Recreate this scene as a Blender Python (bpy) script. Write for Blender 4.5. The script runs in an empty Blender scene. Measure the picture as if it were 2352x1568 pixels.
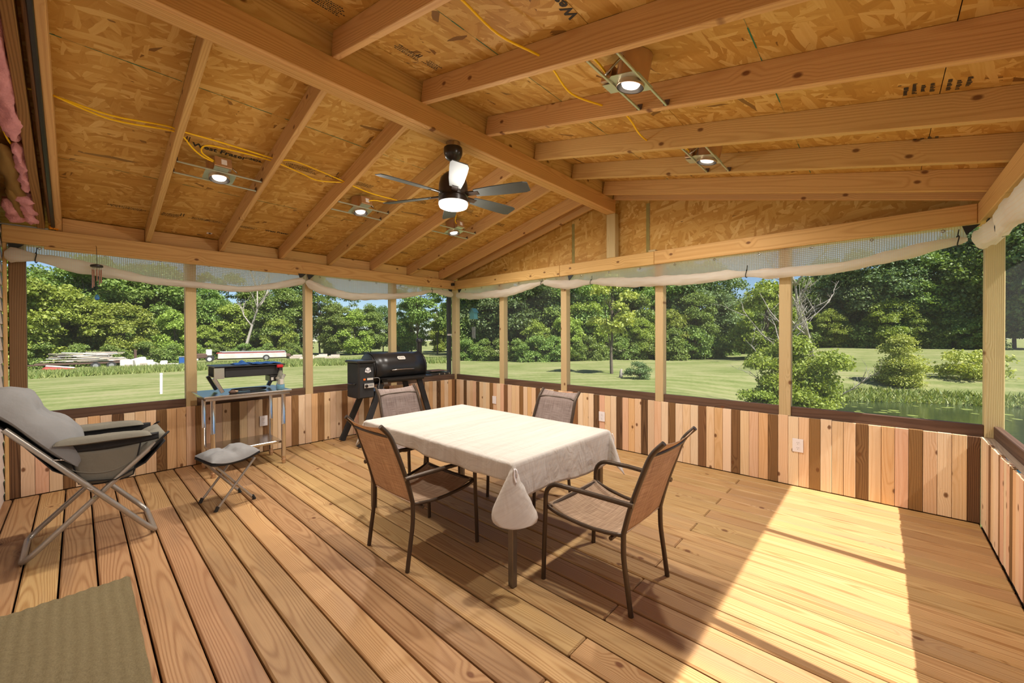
import bpy, bmesh, math, random
import numpy as np
from mathutils import Vector, Matrix

random.seed(7)
RNG = np.random.default_rng(11)
SC = bpy.context.scene
COL = SC.collection
PI = math.pi

# ------------------------------------------------------------------ camera
CAM = Vector((5.1638, 0.7043, 1.309))
YAW, PITCH, ROLL, FPX = 0.7436, -0.0073, -0.0031, 918.95
cd = bpy.data.cameras.new('camera')
cd.sensor_width = 36.0
cd.lens = 36.0 * FPX / 2352.0
cd.shift_x = -1.6715 / 2352.0
cd.shift_y = -6.2784 / 2352.0
cd.clip_start = 0.02
cd.clip_end = 600
cam = bpy.data.objects.new('camera', cd)
COL.objects.link(cam)
_F = Vector((-math.sin(YAW) * math.cos(PITCH), math.cos(YAW) * math.cos(PITCH), math.sin(PITCH)))
_R0 = Vector((math.cos(YAW), math.sin(YAW), 0))
_U0 = _R0.cross(_F)
_R = _R0 * math.cos(ROLL) + _U0 * math.sin(ROLL)
_U = _U0 * math.cos(ROLL) - _R0 * math.sin(ROLL)
m = Matrix((_R, _U, -_F)).transposed().to_4x4()
m.translation = CAM
cam.matrix_world = m
SC.camera = cam

# ------------------------------------------------------------------ sky, sun, exposure
SUN_DIR = Vector((-1.0, 0.065, -1.47)).normalized()
w = bpy.data.worlds.new('sky')
SC.world = w
w.use_nodes = True
wn = w.node_tree
wn.nodes.clear()
sky = wn.nodes.new('ShaderNodeTexSky')
sky.sky_type = 'NISHITA'
sky.sun_disc = False
sky.sun_elevation = math.radians(55.7)
sky.sun_rotation = math.radians(90)
sky.altitude = 1200
sky.air_density = 1.0
sky.dust_density = 0.05
sky.ozone_density = 4.0
bg = wn.nodes.new('ShaderNodeBackground')
bg.inputs['Strength'].default_value = 0.046
wo = wn.nodes.new('ShaderNodeOutputWorld')
wn.links.new(sky.outputs[0], bg.inputs[0])
wn.links.new(bg.outputs[0], wo.inputs[0])
sl = bpy.data.lights.new('sun', 'SUN')
sl.energy = 3.7
sl.angle = math.radians(0.6)
sl.color = (1.0, 0.95, 0.87)
so = bpy.data.objects.new('sun', sl)
COL.objects.link(so)
so.rotation_euler = SUN_DIR.to_track_quat('-Z', 'Y').to_euler()
so.location = (12, 0, 20)

vs = SC.view_settings
SC.display_settings.display_device = 'sRGB'
vs.view_transform = 'Standard'
vs.look = 'None'
vs.gamma = 1.0
vs.use_curve_mapping = False
vs.exposure = 1.40
try:
    SC.cycles.max_bounces = 7
    SC.cycles.diffuse_bounces = 4
    SC.cycles.glossy_bounces = 3
    SC.cycles.transparent_max_bounces = 12
    SC.cycles.use_adaptive_sampling = True
    SC.cycles.adaptive_threshold = 0.08
    SC.cycles.caustics_reflective = False
    SC.cycles.caustics_refractive = False
    SC.cycles.use_denoising = True
except Exception:
    pass

FAN_W, CAN_W = 11.5, 10.5          # light of the fan globe and of each recessed lamp

# ------------------------------------------------------------------ room numbers
W, D, H = 5.676, 4.913, 0.601
ZB, ZT = 2.069, 2.210              # header beam
SL = 0.2315                        # roof slope
XR = 2.845                         # ridge centre line
RB = 2.215                         # rafter underside at x = 0
HW = 0.30                          # face of the house wall (y)
def raf_z(x):
    return RB + SL * (x if x <= XR else 2 * XR - x)
OSB_UP = 0.1437

# ------------------------------------------------------------------ node helpers
def mat(name):
    mt = bpy.data.materials.new(name)
    mt.use_nodes = True
    nt = mt.node_tree
    nt.nodes.clear()
    out = nt.nodes.new('ShaderNodeOutputMaterial')
    return mt, nt, out

def nd(nt, kind, **kw):
    n = nt.nodes.new(kind)
    for k, v in kw.items():
        if k.startswith('_'):
            setattr(n, k[1:], v)
        else:
            key = k.replace('__', ' ')
            s = n.inputs[int(key[1:])] if key[0] == 'i' and key[1:].isdigit() else n.inputs[key]
            if hasattr(v, 'is_output') or isinstance(v, bpy.types.NodeSocket):
                nt.links.new(v, s)
            else:
                s.default_value = v
    return n

def mth(nt, op, a, b=0.0, c=None, clamp=False):
    n = nt.nodes.new('ShaderNodeMath')
    n.operation = op
    n.use_clamp = clamp
    for i, v in enumerate((a, b, c)):
        if v is None:
            continue
        if isinstance(v, bpy.types.NodeSocket):
            nt.links.new(v, n.inputs[i])
        else:
            n.inputs[i].default_value = v
    return n.outputs[0]

def vmul(nt, v, s):
    n = nt.nodes.new('ShaderNodeVectorMath')
    n.operation = 'MULTIPLY'
    nt.links.new(v, n.inputs[0])
    n.inputs[1].default_value = s
    return n.outputs[0]

def vadd(nt, a, b):
    n = nt.nodes.new('ShaderNodeVectorMath')
    n.operation = 'ADD'
    nt.links.new(a, n.inputs[0])
    if isinstance(b, bpy.types.NodeSocket):
        nt.links.new(b, n.inputs[1])
    else:
        n.inputs[1].default_value = b
    return n.outputs[0]

def ramp(nt, fac, stops):
    n = nt.nodes.new('ShaderNodeValToRGB')
    el = n.color_ramp.elements
    while len(el) < len(stops):
        el.new(0.5)
    for e, (p, c) in zip(el, stops):
        e.position = p
        e.color = (*c, 1) if len(c) == 3 else c
    nt.links.new(fac, n.inputs[0])
    return n.outputs[0]

def mix(nt, f, a, b, mode='MIX'):
    n = nt.nodes.new('ShaderNodeMix')
    n.data_type = 'RGBA'
    n.blend_type = mode
    for i, v in ((0, f), (6, a), (7, b)):
        if isinstance(v, bpy.types.NodeSocket):
            nt.links.new(v, n.inputs[i])
        elif i == 0:
            n.inputs[0].default_value = v
        else:
            n.inputs[i].default_value = (*v, 1)
    return n.outputs[2]

def noise(nt, vec, scale=1.0, detail=2.0, rough=0.5, dist=0.0):
    return nd(nt, 'ShaderNodeTexNoise', Vector=vec, Scale=scale, Detail=detail, Roughness=rough, Distortion=dist).outputs[0]

def rgb(r, g, b):
    f = lambda c: (c / 255 / 12.92) if c / 255 <= 0.04045 else ((c / 255 + 0.055) / 1.055) ** 2.4
    return (f(r), f(g), f(b))

def simple(name, color, rough=0.5, metal=0.0, spec=0.5, var=0.0, bump=0.0, bscale=60.0, emit=None, coat=0.0, trans=0.0, ior=1.45, alpha=1.0):
    mt, nt, out = mat(name)
    p = nd(nt, 'ShaderNodeBsdfPrincipled', Roughness=rough, Metallic=metal, IOR=ior)
    p.inputs['Specular IOR Level'].default_value = spec
    p.inputs['Coat Weight'].default_value = coat
    p.inputs['Transmission Weight'].default_value = trans
    p.inputs['Alpha'].default_value = alpha
    tc = nd(nt, 'ShaderNodeTexCoord').outputs['Object']
    n = noise(nt, tc, bscale * 0.25, 3.0)
    k = 1.0 - var
    col = mix(nt, n, tuple(c * k for c in color), tuple(min(1, c * (1 + var)) for c in color))
    nt.links.new(col, p.inputs['Base Color'])
    if bump:
        b = nd(nt, 'ShaderNodeBump', Height=noise(nt, tc, bscale, 3.0), Strength=bump, Distance=0.01)
        nt.links.new(b.outputs[0], p.inputs['Normal'])
    if emit:
        p.inputs['Emission Color'].default_value = (*emit[0], 1)
        p.inputs['Emission Strength'].default_value = emit[1]
    nt.links.new(p.outputs[0], out.inputs[0])
    return mt

def wood(name, light, dark, knot=(0.16, 0.06, 0.02), ringw=0.010, ringamt=0.75, knots=0.5, rough=0.6, tint=0.12, drift=0.06, grey=None, depth=0.05, kscale=1.0, bump=0.25, saw=0.0):
    """sawn softwood; long axis is local X, width local Y, thickness local Z"""
    mt, nt, out = mat(name)
    P = nd(nt, 'ShaderNodeTexCoord').outputs['Object']
    rnd = nd(nt, 'ShaderNodeObjectInfo').outputs['Random']
    r2 = mth(nt, 'FRACT', mth(nt, 'MULTIPLY', rnd, 13.37))
    r3 = mth(nt, 'FRACT', mth(nt, 'MULTIPLY', rnd, 71.7))
    off = nd(nt, 'ShaderNodeCombineXYZ', X=mth(nt, 'MULTIPLY', rnd, 91.0), Y=mth(nt, 'MULTIPLY', r2, 47.0), Z=mth(nt, 'MULTIPLY', r3, 23.0)).outputs[0]
    P2 = vadd(nt, P, off)
    # knots
    vk = nd(nt, 'ShaderNodeTexVoronoi', Vector=vmul(nt, P2, (4.2 * kscale, 6.4 * kscale, 0.0)), Scale=1.0)
    vk.voronoi_dimensions = '2D'
    vd = vk.outputs['Distance']
    sep = nd(nt, 'ShaderNodeSeparateColor', Color=vk.outputs['Color'])
    has = mth(nt, 'GREATER_THAN', sep.outputs[0], 1.0 - knots * .62)
    kn = mth(nt, 'MULTIPLY', mth(nt, 'SUBTRACT', 1.0, nd(nt, 'ShaderNodeMapRange', Value=vd, From__Min=0.05, From__Max=0.10).outputs[0]), has)
    kfield = mth(nt, 'MULTIPLY', mth(nt, 'SUBTRACT', 1.0, nd(nt, 'ShaderNodeMapRange', Value=vd, From__Min=0.0, From__Max=0.34).outputs[0]), has)
    # rings
    low = noise(nt, vmul(nt, P2, (0.8, 2.5, 2.5)), 1.0, 1.0)
    fine = noise(nt, vmul(nt, P2, (5.0, 190.0, 190.0)), 1.0, 2.0, 0.6)
    mid = noise(nt, vmul(nt, P2, (1.6, 22.0, 22.0)), 1.0, 2.0)
    xyz = nd(nt, 'ShaderNodeSeparateXYZ', Vector=P)
    yy = mth(nt, 'ADD', xyz.outputs[1], mth(nt, 'MULTIPLY', mth(nt, 'SUBTRACT', r2, 0.5), 0.11))
    zz = mth(nt, 'ADD', mth(nt, 'ADD', xyz.outputs[2], depth), mth(nt, 'MULTIPLY', mth(nt, 'SUBTRACT', low, 0.5), drift * 2))
    rr = mth(nt, 'SQRT', mth(nt, 'ADD', mth(nt, 'MULTIPLY', yy, yy), mth(nt, 'MULTIPLY', zz, zz)))
    rr = mth(nt, 'ADD', rr, mth(nt, 'MULTIPLY', kfield, 0.016))
    ph = mth(nt, 'ADD', mth(nt, 'MULTIPLY', rr, 2 * PI / ringw), mth(nt, 'MULTIPLY', mid, 2.2))
    ring = mth(nt, 'POWER', mth(nt, 'MULTIPLY_ADD', mth(nt, 'SINE', ph), 0.5, 0.5), 2.2)
    g = mth(nt, 'MULTIPLY', mth(nt, 'ADD', mth(nt, 'MULTIPLY', ring, 0.75), mth(nt, 'MULTIPLY', fine, 0.5)), ringamt, clamp=True)
    c = mix(nt, g, light, dark)
    c = mix(nt, mth(nt, 'MULTIPLY', mth(nt, 'SUBTRACT', mid, 0.45, clamp=True), 1.6), c, tuple(0.55 * a + 0.45 * b for a, b in zip(light, dark)))
    if grey:
        gm = nd(nt, 'ShaderNodeMapRange', Value=noise(nt, vmul(nt, P2, (0.9, 6.0, 6.0)), 1.0, 3.0), From__Min=0.55, From__Max=0.75).outputs[0]
        c = mix(nt, mth(nt, 'MULTIPLY', gm, 0.7), c, grey)
    if saw:
        sw = nd(nt, 'ShaderNodeTexWave', Vector=vmul(nt, P2, (60.0, 8.0, 8.0)), Scale=1.0, Distortion=1.5)
        c = mix(nt, mth(nt, 'MULTIPLY', sw.outputs[1], saw), c, tuple(x * 0.7 for x in dark))
    c = mix(nt, mth(nt, 'MULTIPLY', kn, 0.9), c, knot)
    hsv = nd(nt, 'ShaderNodeHueSaturation', Color=c, Value=mth(nt, 'MULTIPLY_ADD', mth(nt, 'SUBTRACT', r3, 0.5), tint * 2, 1.0), Hue=mth(nt, 'MULTIPLY_ADD', mth(nt, 'SUBTRACT', r2, 0.5), 0.014, 0.5))
    p = nd(nt, 'ShaderNodeBsdfPrincipled', Roughness=rough)
    p.inputs['Specular IOR Level'].default_value = 0.25
    nt.links.new(hsv.outputs[0], p.inputs['Base Color'])
    b = nd(nt, 'ShaderNodeBump', Height=mth(nt, 'SUBTRACT', fine, mth(nt, 'MULTIPLY', ring, 0.5)), Strength=bump, Distance=0.004)
    nt.links.new(b.outputs[0], p.inputs['Normal'])
    nt.links.new(p.outputs[0], out.inputs[0])
    return mt

def osb(name, tone=1.0):
    mt, nt, out = mat(name)
    P = nd(nt, 'ShaderNodeTexCoord').outputs['Object']
    rnd = nd(nt, 'ShaderNodeObjectInfo').outputs['Random']
    off = nd(nt, 'ShaderNodeCombineXYZ', X=mth(nt, 'MULTIPLY', rnd, 31.0), Y=mth(nt, 'MULTIPLY', rnd, 57.0), Z=0.0).outputs[0]
    P2 = vadd(nt, P, off)
    wob = nd(nt, 'ShaderNodeTexNoise', Vector=P2, Scale=9.0, Detail=2.0).outputs['Color']
    Pw = vadd(nt, P2, vmul(nt, wob, (0.02, 0.02, 0.0)))
    val = None
    darkm = None
    for k, (ang, lx, ly, thr) in enumerate([(4, .16, .022, 0), (24, .20, .028, .45), (-28, .18, .026, .5), (58, .13, .03, .72), (-64, .14, .028, .74), (-10, .22, .032, .6), (95, .10, .026, .88)]):
        mp = nd(nt, 'ShaderNodeMapping', Vector=Pw)
        mp.inputs['Rotation'].default_value = (0, 0, math.radians(ang))
        s = vmul(nt, vadd(nt, mp.outputs[0], (k * 3.7, k * 1.9, 0)), (1 / lx, 1 / ly, 0.0))
        v = nd(nt, 'ShaderNodeTexVoronoi', Vector=s, Scale=1.0)
        v.voronoi_dimensions = '2D'
        sc_ = nd(nt, 'ShaderNodeSeparateColor', Color=v.outputs['Color'])
        gr = noise(nt, vmul(nt, s, (0.5, 3.5, 1.0)), 1.0, 1.0)
        vv = mth(nt, 'ADD', mth(nt, 'MULTIPLY', sc_.outputs[0], 0.8), mth(nt, 'MULTIPLY', gr, 0.35))
        dk = mth(nt, 'GREATER_THAN', sc_.outputs[2], 0.993)
        if val is None:
            val, darkm = vv, dk
        else:
            mk = mth(nt, 'GREATER_THAN', sc_.outputs[1], thr)
            n1 = nd(nt, 'ShaderNodeMix', Factor=mk)
            nt.links.new(val, n1.inputs[2])
            nt.links.new(vv, n1.inputs[3])
            val = n1.outputs[0]
            n2 = nd(nt, 'ShaderNodeMix', Factor=mk)
            nt.links.new(darkm, n2.inputs[2])
            nt.links.new(dk, n2.inputs[3])
            darkm = n2.outputs[0]
    t = tone
    c = ramp(nt, val, [(0.05, (.43 * t, .205 * t, .036 * t)), (0.35, (.56 * t, .295 * t, .062 * t)), (0.7, (.66 * t, .385 * t, .10 * t)), (1.0, (.80 * t, .53 * t, .19 * t))])
    big = noise(nt, P2, 1.3, 2.0)
    c = mix(nt, mth(nt, 'MULTIPLY', big, 0.35), c, (.52 * t, .27 * t, .07 * t))
    fl = mth(nt, 'GREATER_THAN', noise(nt, vmul(nt, P2, (11, 26, 1)), 1.0, 2.0), 0.735)
    c = mix(nt, mth(nt, 'MULTIPLY', mth(nt, 'MAXIMUM', darkm, fl), 0.7), c, (.11, .04, .012))
    p = nd(nt, 'ShaderNodeBsdfPrincipled', Roughness=0.55)
    p.inputs['Specular IOR Level'].default_value = 0.25
    nt.links.new(c, p.inputs['Base Color'])
    b = nd(nt, 'ShaderNodeBump', Height=val, Strength=0.15, Distance=0.003)
    nt.links.new(b.outputs[0], p.inputs['Normal'])
    nt.links.new(p.outputs[0], out.inputs[0])
    return mt

def leafmat(name, c1, c2, trans=0.35):
    mt, nt, out = mat(name)
    geo = nd(nt, 'ShaderNodeNewGeometry')
    r = geo.outputs['Random Per Island']
    oi = nd(nt, 'ShaderNodeObjectInfo').outputs['Random']
    c = mix(nt, r, c1, c2)
    hs = nd(nt, 'ShaderNodeHueSaturation', Color=c, Value=mth(nt, 'MULTIPLY_ADD', oi, 0.3, 0.85), Hue=mth(nt, 'MULTIPLY_ADD', oi, 0.03, 0.485))
    d = nd(nt, 'ShaderNodeBsdfPrincipled', Roughness=0.5)
    d.inputs['Specular IOR Level'].default_value = 0.35
    nt.links.new(hs.outputs[0], d.inputs['Base Color'])
    t = nd(nt, 'ShaderNodeBsdfTranslucent')
    nt.links.new(mix(nt, 1.0, hs.outputs[0], (1.0, 1.0, 0.45), 'MULTIPLY'), t.inputs[0])
    ms = nd(nt, 'ShaderNodeMixShader', Fac=trans)
    nt.links.new(d.outputs[0], ms.inputs[1])
    nt.links.new(t.outputs[0], ms.inputs[2])
    nt.links.new(ms.outputs[0], out.inputs[0])
    return mt

def sheet(name, color, clear, trans=0.5, grid=None, gridcol=(0.75, 0.68, 0.55), rough=0.5, gridopq=0.85):
    """thin sheet: clear = share of light let straight through; grid = (cell, thread) reinforcing threads in local XY"""
    mt, nt, out = mat(name)
    P = nd(nt, 'ShaderNodeTexCoord').outputs['Object']
    dif = nd(nt, 'ShaderNodeBsdfDiffuse')
    trl = nd(nt, 'ShaderNodeBsdfTranslucent')
    tp = nd(nt, 'ShaderNodeBsdfTransparent')
    n = noise(nt, P, 14.0, 2.0)
    col = mix(nt, n, tuple(c * .88 for c in color), color)
    fac = None
    if grid:
        uv = nd(nt, 'ShaderNodeUVMap').outputs[0]
        sx = nd(nt, 'ShaderNodeSeparateXYZ', Vector=uv)
        cell, th = grid
        lx = mth(nt, 'LESS_THAN', mth(nt, 'FRACT', mth(nt, 'DIVIDE', sx.outputs[0], cell)), th / cell)
        ly = mth(nt, 'LESS_THAN', mth(nt, 'FRACT', mth(nt, 'DIVIDE', sx.outputs[1], cell)), th / cell)
        fac = mth(nt, 'MAXIMUM', lx, ly)
        col = mix(nt, fac, col, gridcol)
    nt.links.new(col, dif.inputs[0])
    nt.links.new(col, trl.inputs[0])
    m1 = nd(nt, 'ShaderNodeMixShader', Fac=trans)
    nt.links.new(dif.outputs[0], m1.inputs[1])
    nt.links.new(trl.outputs[0], m1.inputs[2])
    m2 = nd(nt, 'ShaderNodeMixShader')
    if fac is not None:
        cf = mth(nt, 'SUBTRACT', clear, mth(nt, 'MULTIPLY', fac, clear * gridopq))
        nt.links.new(cf, m2.inputs[0])
    else:
        m2.inputs[0].default_value = clear
    nt.links.new(m1.outputs[0], m2.inputs[1])
    nt.links.new(tp.outputs[0], m2.inputs[2])
    nt.links.new(m2.outputs[0], out.inputs[0])
    return mt

def fabric(name, c1, c2, cell=0.004, trans=0.0, bump=0.4):
    mt, nt, out = mat(name)
    P = nd(nt, 'ShaderNodeUVMap').outputs[0]
    sx = nd(nt, 'ShaderNodeSeparateXYZ', Vector=P)
    a = noise(nt, vmul(nt, P, (1 / cell, 8.0, 1)), 1.0, 1.0)
    b = noise(nt, vmul(nt, P, (8.0, 1 / cell, 1)), 1.0, 1.0)
    wv = mth(nt, 'MULTIPLY', mth(nt, 'SINE', mth(nt, 'MULTIPLY', sx.outputs[0], 2 * PI / cell)), mth(nt, 'SINE', mth(nt, 'MULTIPLY', sx.outputs[1], 2 * PI / cell)))
    f = mth(nt, 'ADD', mth(nt, 'MULTIPLY', mth(nt, 'ADD', a, b), 0.9), mth(nt, 'MULTIPLY', wv, 0.15))
    f = nd(nt, 'ShaderNodeMapRange', Value=f, From__Min=0.55, From__Max=1.25).outputs[0]
    c = mix(nt, f, c1, c2)
    p = nd(nt, 'ShaderNodeBsdfPrincipled', Roughness=0.75)
    p.inputs['Specular IOR Level'].default_value = 0.2
    nt.links.new(c, p.inputs['Base Color'])
    bm_ = nd(nt, 'ShaderNodeBump', Height=f, Strength=bump, Distance=0.002)
    nt.links.new(bm_.outputs[0], p.inputs['Normal'])
    if trans:
        t = nd(nt, 'ShaderNodeBsdfTranslucent')
        nt.links.new(mix(nt, 1.0, c, (1.0, 0.85, 0.64), 'MULTIPLY'), t.inputs[0])
        ms = nd(nt, 'ShaderNodeMixShader', Fac=trans)
        nt.links.new(p.outputs[0], ms.inputs[1])
        nt.links.new(t.outputs[0], ms.inputs[2])
        nt.links.new(ms.outputs[0], out.inputs[0])
    else:
        nt.links.new(p.outputs[0], out.inputs[0])
    return mt

# ------------------------------------------------------------------ materials
M = {}
M['deck'] = wood('deck_pine', (.56, .365, .165), (.33, .165, .055), ringw=.0065, knots=.10, tint=.10, rough=.5, grey=(.38, .24, .125), depth=.05, drift=.035, ringamt=.78)
M['deck_red'] = wood('deck_pine_red', (.47, .285, .135), (.27, .13, .05), ringw=.0075, knots=.10, tint=.10, rough=.5, grey=(.23, .135, .07), depth=.06, drift=.045, ringamt=.78)
M['raf'] = wood('rafter_pine', (.67, .425, .175), (.48, .26, .088), ringw=.010, knots=.5, tint=.07, kscale=1.0, drift=.04, ringamt=.62)
M['beam'] = wood('beam_pine', (.71, .44, .18), (.50, .265, .085), ringw=.010, knots=.45, tint=.05, drift=.035, ringamt=.65)
M['ledger'] = wood('ledger_pine', (.72, .47, .21), (.50, .27, .09), ringw=.012, knots=.35, tint=.05)
M['post'] = wood('treated_post', (.62, .47, .25), (.42, .30, .13), ringw=.009, knots=.3, tint=.06, ringamt=.6)
M['postdark'] = wood('stained_post', (.24, .135, .06), (.12, .06, .025), ringw=.012, knots=.4, tint=.05)
M['sill'] = wood('sill_brown', (.14, .082, .05), (.085, .045, .026), ringw=.02, knots=.1, tint=.06, rough=.55)
M['cap'] = wood('sill_cap', (.55, .42, .30), (.42, .30, .20), knots=.1, ringamt=.4)
LIGHTS = [wood('pine_cream', (.83, .60, .37), (.66, .41, .20), ringw=.012, knots=.5, ringamt=.5, tint=.05),
          wood('pine_pale', (.86, .66, .45), (.72, .50, .29), ringw=.010, knots=.4, ringamt=.45, tint=.05),
          wood('pine_pink', (.80, .52, .34), (.66, .35, .19), ringw=.012, knots=.5, ringamt=.5, tint=.05),
          wood('pine_honey', (.76, .49, .25), (.60, .33, .13), ringw=.011, knots=.5, ringamt=.55, tint=.05),
          wood('pine_sawn', (.82, .60, .40), (.70, .47, .28), ringw=.012, knots=.35, ringamt=.4, tint=.05, saw=.45)]
DARKS = [wood('stain_brown', (.27, .14, .058), (.13, .06, .024), ringw=.009, knots=.4, tint=.08, ringamt=.8),
         wood('stain_walnut', (.20, .11, .05), (.065, .03, .013), ringw=.008, knots=.4, tint=.08, ringamt=.9),
         wood('stain_oak', (.36, .19, .075), (.22, .105, .038), ringw=.010, knots=.4, tint=.08, saw=.3)]
M['osb'] = osb('osb_roof', 0.90)
M['osbg'] = osb('osb_gable', 0.98)
M['old'] = wood('old_rafter', (.34, .17, .06), (.17, .075, .025), ringw=.012, knots=.5, tint=.1)
M['core'] = simple('wall_core', rgb(120, 90, 60), 0.8, var=.2)
M['joist'] = simple('joist_dark', rgb(60, 42, 26), 0.9, var=.2)
M['siding'] = simple('siding_white', rgb(226, 214, 206), 0.55, var=.03)
M['ink'] = simple('stamp_ink', (.035, .028, .02), 0.8, var=.3)
M['green'] = simple('green_chalk', rgb(40, 112, 84), 0.8, var=.2)
M['gedge'] = simple('green_edge', rgb(150, 136, 78), 0.8, var=.25)
M['blue'] = simple('blue_tape', rgb(30, 130, 170), 0.6, var=.1)
M['yellow'] = simple('yellow_cable', rgb(252, 204, 20), 0.4, var=.05)
M['galv'] = simple('galvanised', rgb(196, 204, 190), 0.35, metal=0.75, var=.12, bscale=40)
M['copper'] = simple('tinted_can', rgb(206, 176, 146), 0.34, metal=0.8, var=.08)
M['canin'] = simple('can_inside', rgb(90, 84, 78), 0.3, metal=.6)
M['bulb'] = simple('bulb_glass', (.9, .86, .8), 0.35, emit=((1.0, .90, .78), 1.0))
M['globe'] = simple('fan_globe', (.9, .86, .82), 0.4, emit=((1.0, .91, .82), 0.75))
M['black'] = simple('black_satin', (.016, .014, .013), 0.32, var=.1)
M['blackmat'] = simple('black_matte', (.02, .02, .02), 0.65, var=.15)
M['bronze'] = simple('fan_bronze', (.022, .014, .010), 0.28, var=.1)
M['blade'] = simple('fan_blade', (.045, .048, .044), 0.55, var=.15)
M['nickel'] = simple('nickel', rgb(170, 160, 150), 0.25, metal=1.0)
M['steel'] = simple('stainless', rgb(205, 203, 200), 0.22, metal=1.0, var=.04)
M['chrome'] = simple('chrome', rgb(215, 213, 210), 0.1, metal=1.0, var=.03)
M['frame'] = simple('chair_bronze', (.075, .05, .032), 0.34, metal=.35, var=.15)
M['tleg'] = simple('table_leg_metal', rgb(122, 112, 100), 0.35, metal=.7, var=.3, bscale=30)
M['tabletop'] = simple('table_top', rgb(92, 80, 70), 0.4, var=.1)
M['sling'] = fabric('sling_brown', (.38, .25, .165), (.74, .57, .40), .0045, trans=.45)
M['slingb'] = fabric('sling_mauve', (.20, .14, .12), (.46, .37, .33), .0045, trans=.2)
M['tube'] = simple('tube_grey', rgb(172, 166, 156), 0.28, metal=.5, var=.1)
M['suede'] = simple('grey_suede', rgb(136, 135, 134), 0.9, spec=.15, var=.16, bump=.3, bscale=24)
M['suedek'] = simple('olive_grey_suede', rgb(124, 120, 108), 0.9, spec=.15, var=.16, bump=.3, bscale=24)
M['blacknyl'] = simple('black_nylon', (.014, .013, .013), 0.7, var=.2, bump=.2)
M['rug'] = simple('rug_olive', rgb(178, 162, 124), 0.95, spec=.05, var=.35, bump=1.0, bscale=700)
M['white'] = simple('white_plastic', rgb(238, 232, 232), 0.35, var=.02)
M['whitep'] = simple('white_paint', rgb(228, 224, 218), 0.5, var=.1)
M['slot'] = simple('outlet_slot', (.02, .02, .02), .6)
M['pink'] = simple('pink_insulation', rgb(236, 164, 176), 0.95, spec=.05, var=.35, bump=1.0, bscale=45)
M['kraft'] = simple('kraft_paper', rgb(150, 118, 66), 0.75, var=.3, bump=.3, bscale=12)
M['red'] = simple('red_plastic', rgb(178, 26, 34), 0.35)
M['redp'] = simple('red_paint', rgb(160, 60, 52), 0.6, var=.25)
M['orange'] = simple('orange_foam', rgb(230, 140, 20), 0.8, var=.2, bump=.5)
M['bottle'] = sheet('bottle_clear', (.80, .80, .66), .72, .4)
M['liquid'] = simple('blue_liquid', (.06, .42, .75), 0.12)
M['bluerag'] = simple('blue_rag', rgb(42, 88, 150), 0.9, var=.35, bump=.4)
M['sticker'] = simple('sticker_grey', rgb(196, 190, 180), 0.5)
M['flame'] = simple('sticker_orange', rgb(226, 110, 30), 0.5)
M['dirtywhite'] = simple('dirty_white', rgb(196, 190, 182), .6, var=.35, bscale=6)
M['tire'] = simple('tire', (.03, .03, .03), .85)
M['rust'] = simple('rusty_metal', rgb(92, 70, 58), .8, var=.4)
M['grey'] = simple('grey_metal', rgb(150, 150, 150), .5, metal=.3, var=.2)
M['dirt'] = simple('bare_dirt', rgb(150, 112, 76), .95, var=.2, bump=.6, bscale=8)
M['weath'] = wood('weathered_plank', (.58, .50, .42), (.40, .33, .26), knots=.1, tint=.2)
M['bark'] = simple('bark', rgb(98, 88, 76), .9, var=.35, bump=.8, bscale=14)
M['deadwood'] = simple('dead_branch', rgb(160, 152, 142), .9, var=.2)
M['teal'] = simple('teal_enamel', rgb(90, 160, 168), .4, var=.1)
M['seadisc'] = simple('chime_disc', (.02, .015, .012), .4)
M['ctube'] = simple('chime_tube', rgb(150, 110, 92), .25, metal=.9)
M['bglass'] = simple('blue_glass', (.10, .30, .62), .08, trans=.6)
M['screen'] = sheet('insect_screen', (.55, .55, .56), .925, .5)
M['tarp'] = sheet('tarp_roll', (.95, .90, .85), .05, .62, grid=(.012, .002), gridcol=(.86, .76, .66))
M['strip'] = sheet('tarp_strip', (.97, .96, .94), .30, .78, grid=(.014, .0044), gridcol=(.60, .50, .36), gridopq=.9)
M['cord'] = simple('black_cord', (.012, .011, .011), .6)

def cloth_mat():
    mt, nt, out = mat('linen_cloth')
    P = nd(nt, 'ShaderNodeUVMap').outputs[0]
    st = noise(nt, vmul(nt, P, (130.0, 2.0, 1.0)), 1.0, 2.0)
    st2 = noise(nt, vmul(nt, P, (22.0, 0.6, 1.0)), 1.0, 2.0)
    f = mth(nt, 'ADD', mth(nt, 'MULTIPLY', st, .5), mth(nt, 'MULTIPLY', st2, .5))
    f = nd(nt, 'ShaderNodeMapRange', Value=f, From__Min=.3, From__Max=.7).outputs[0]
    c = mix(nt, f, (.66, .60, .53), (.80, .77, .71))
    wr = noise(nt, vmul(nt, P, (5.0, 9.0, 1.0)), 1.0, 3.0, .55, 1.2)
    d = nd(nt, 'ShaderNodeBsdfPrincipled', Roughness=.8)
    d.inputs['Specular IOR Level'].default_value = .15
    nt.links.new(c, d.inputs['Base Color'])
    b = nd(nt, 'ShaderNodeBump', Height=wr, Strength=.5, Distance=.025)
    nt.links.new(b.outputs[0], d.inputs['Normal'])
    t = nd(nt, 'ShaderNodeBsdfTranslucent')
    nt.links.new(mix(nt, 1.0, c, (1.0, .86, .66), 'MULTIPLY'), t.inputs[0])
    ms = nd(nt, 'ShaderNodeMixShader', Fac=.28)
    nt.links.new(d.outputs[0], ms.inputs[1])
    nt.links.new(t.outputs[0], ms.inputs[2])
    nt.links.new(ms.outputs[0], out.inputs[0])
    return mt
M['cloth'] = cloth_mat()

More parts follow.
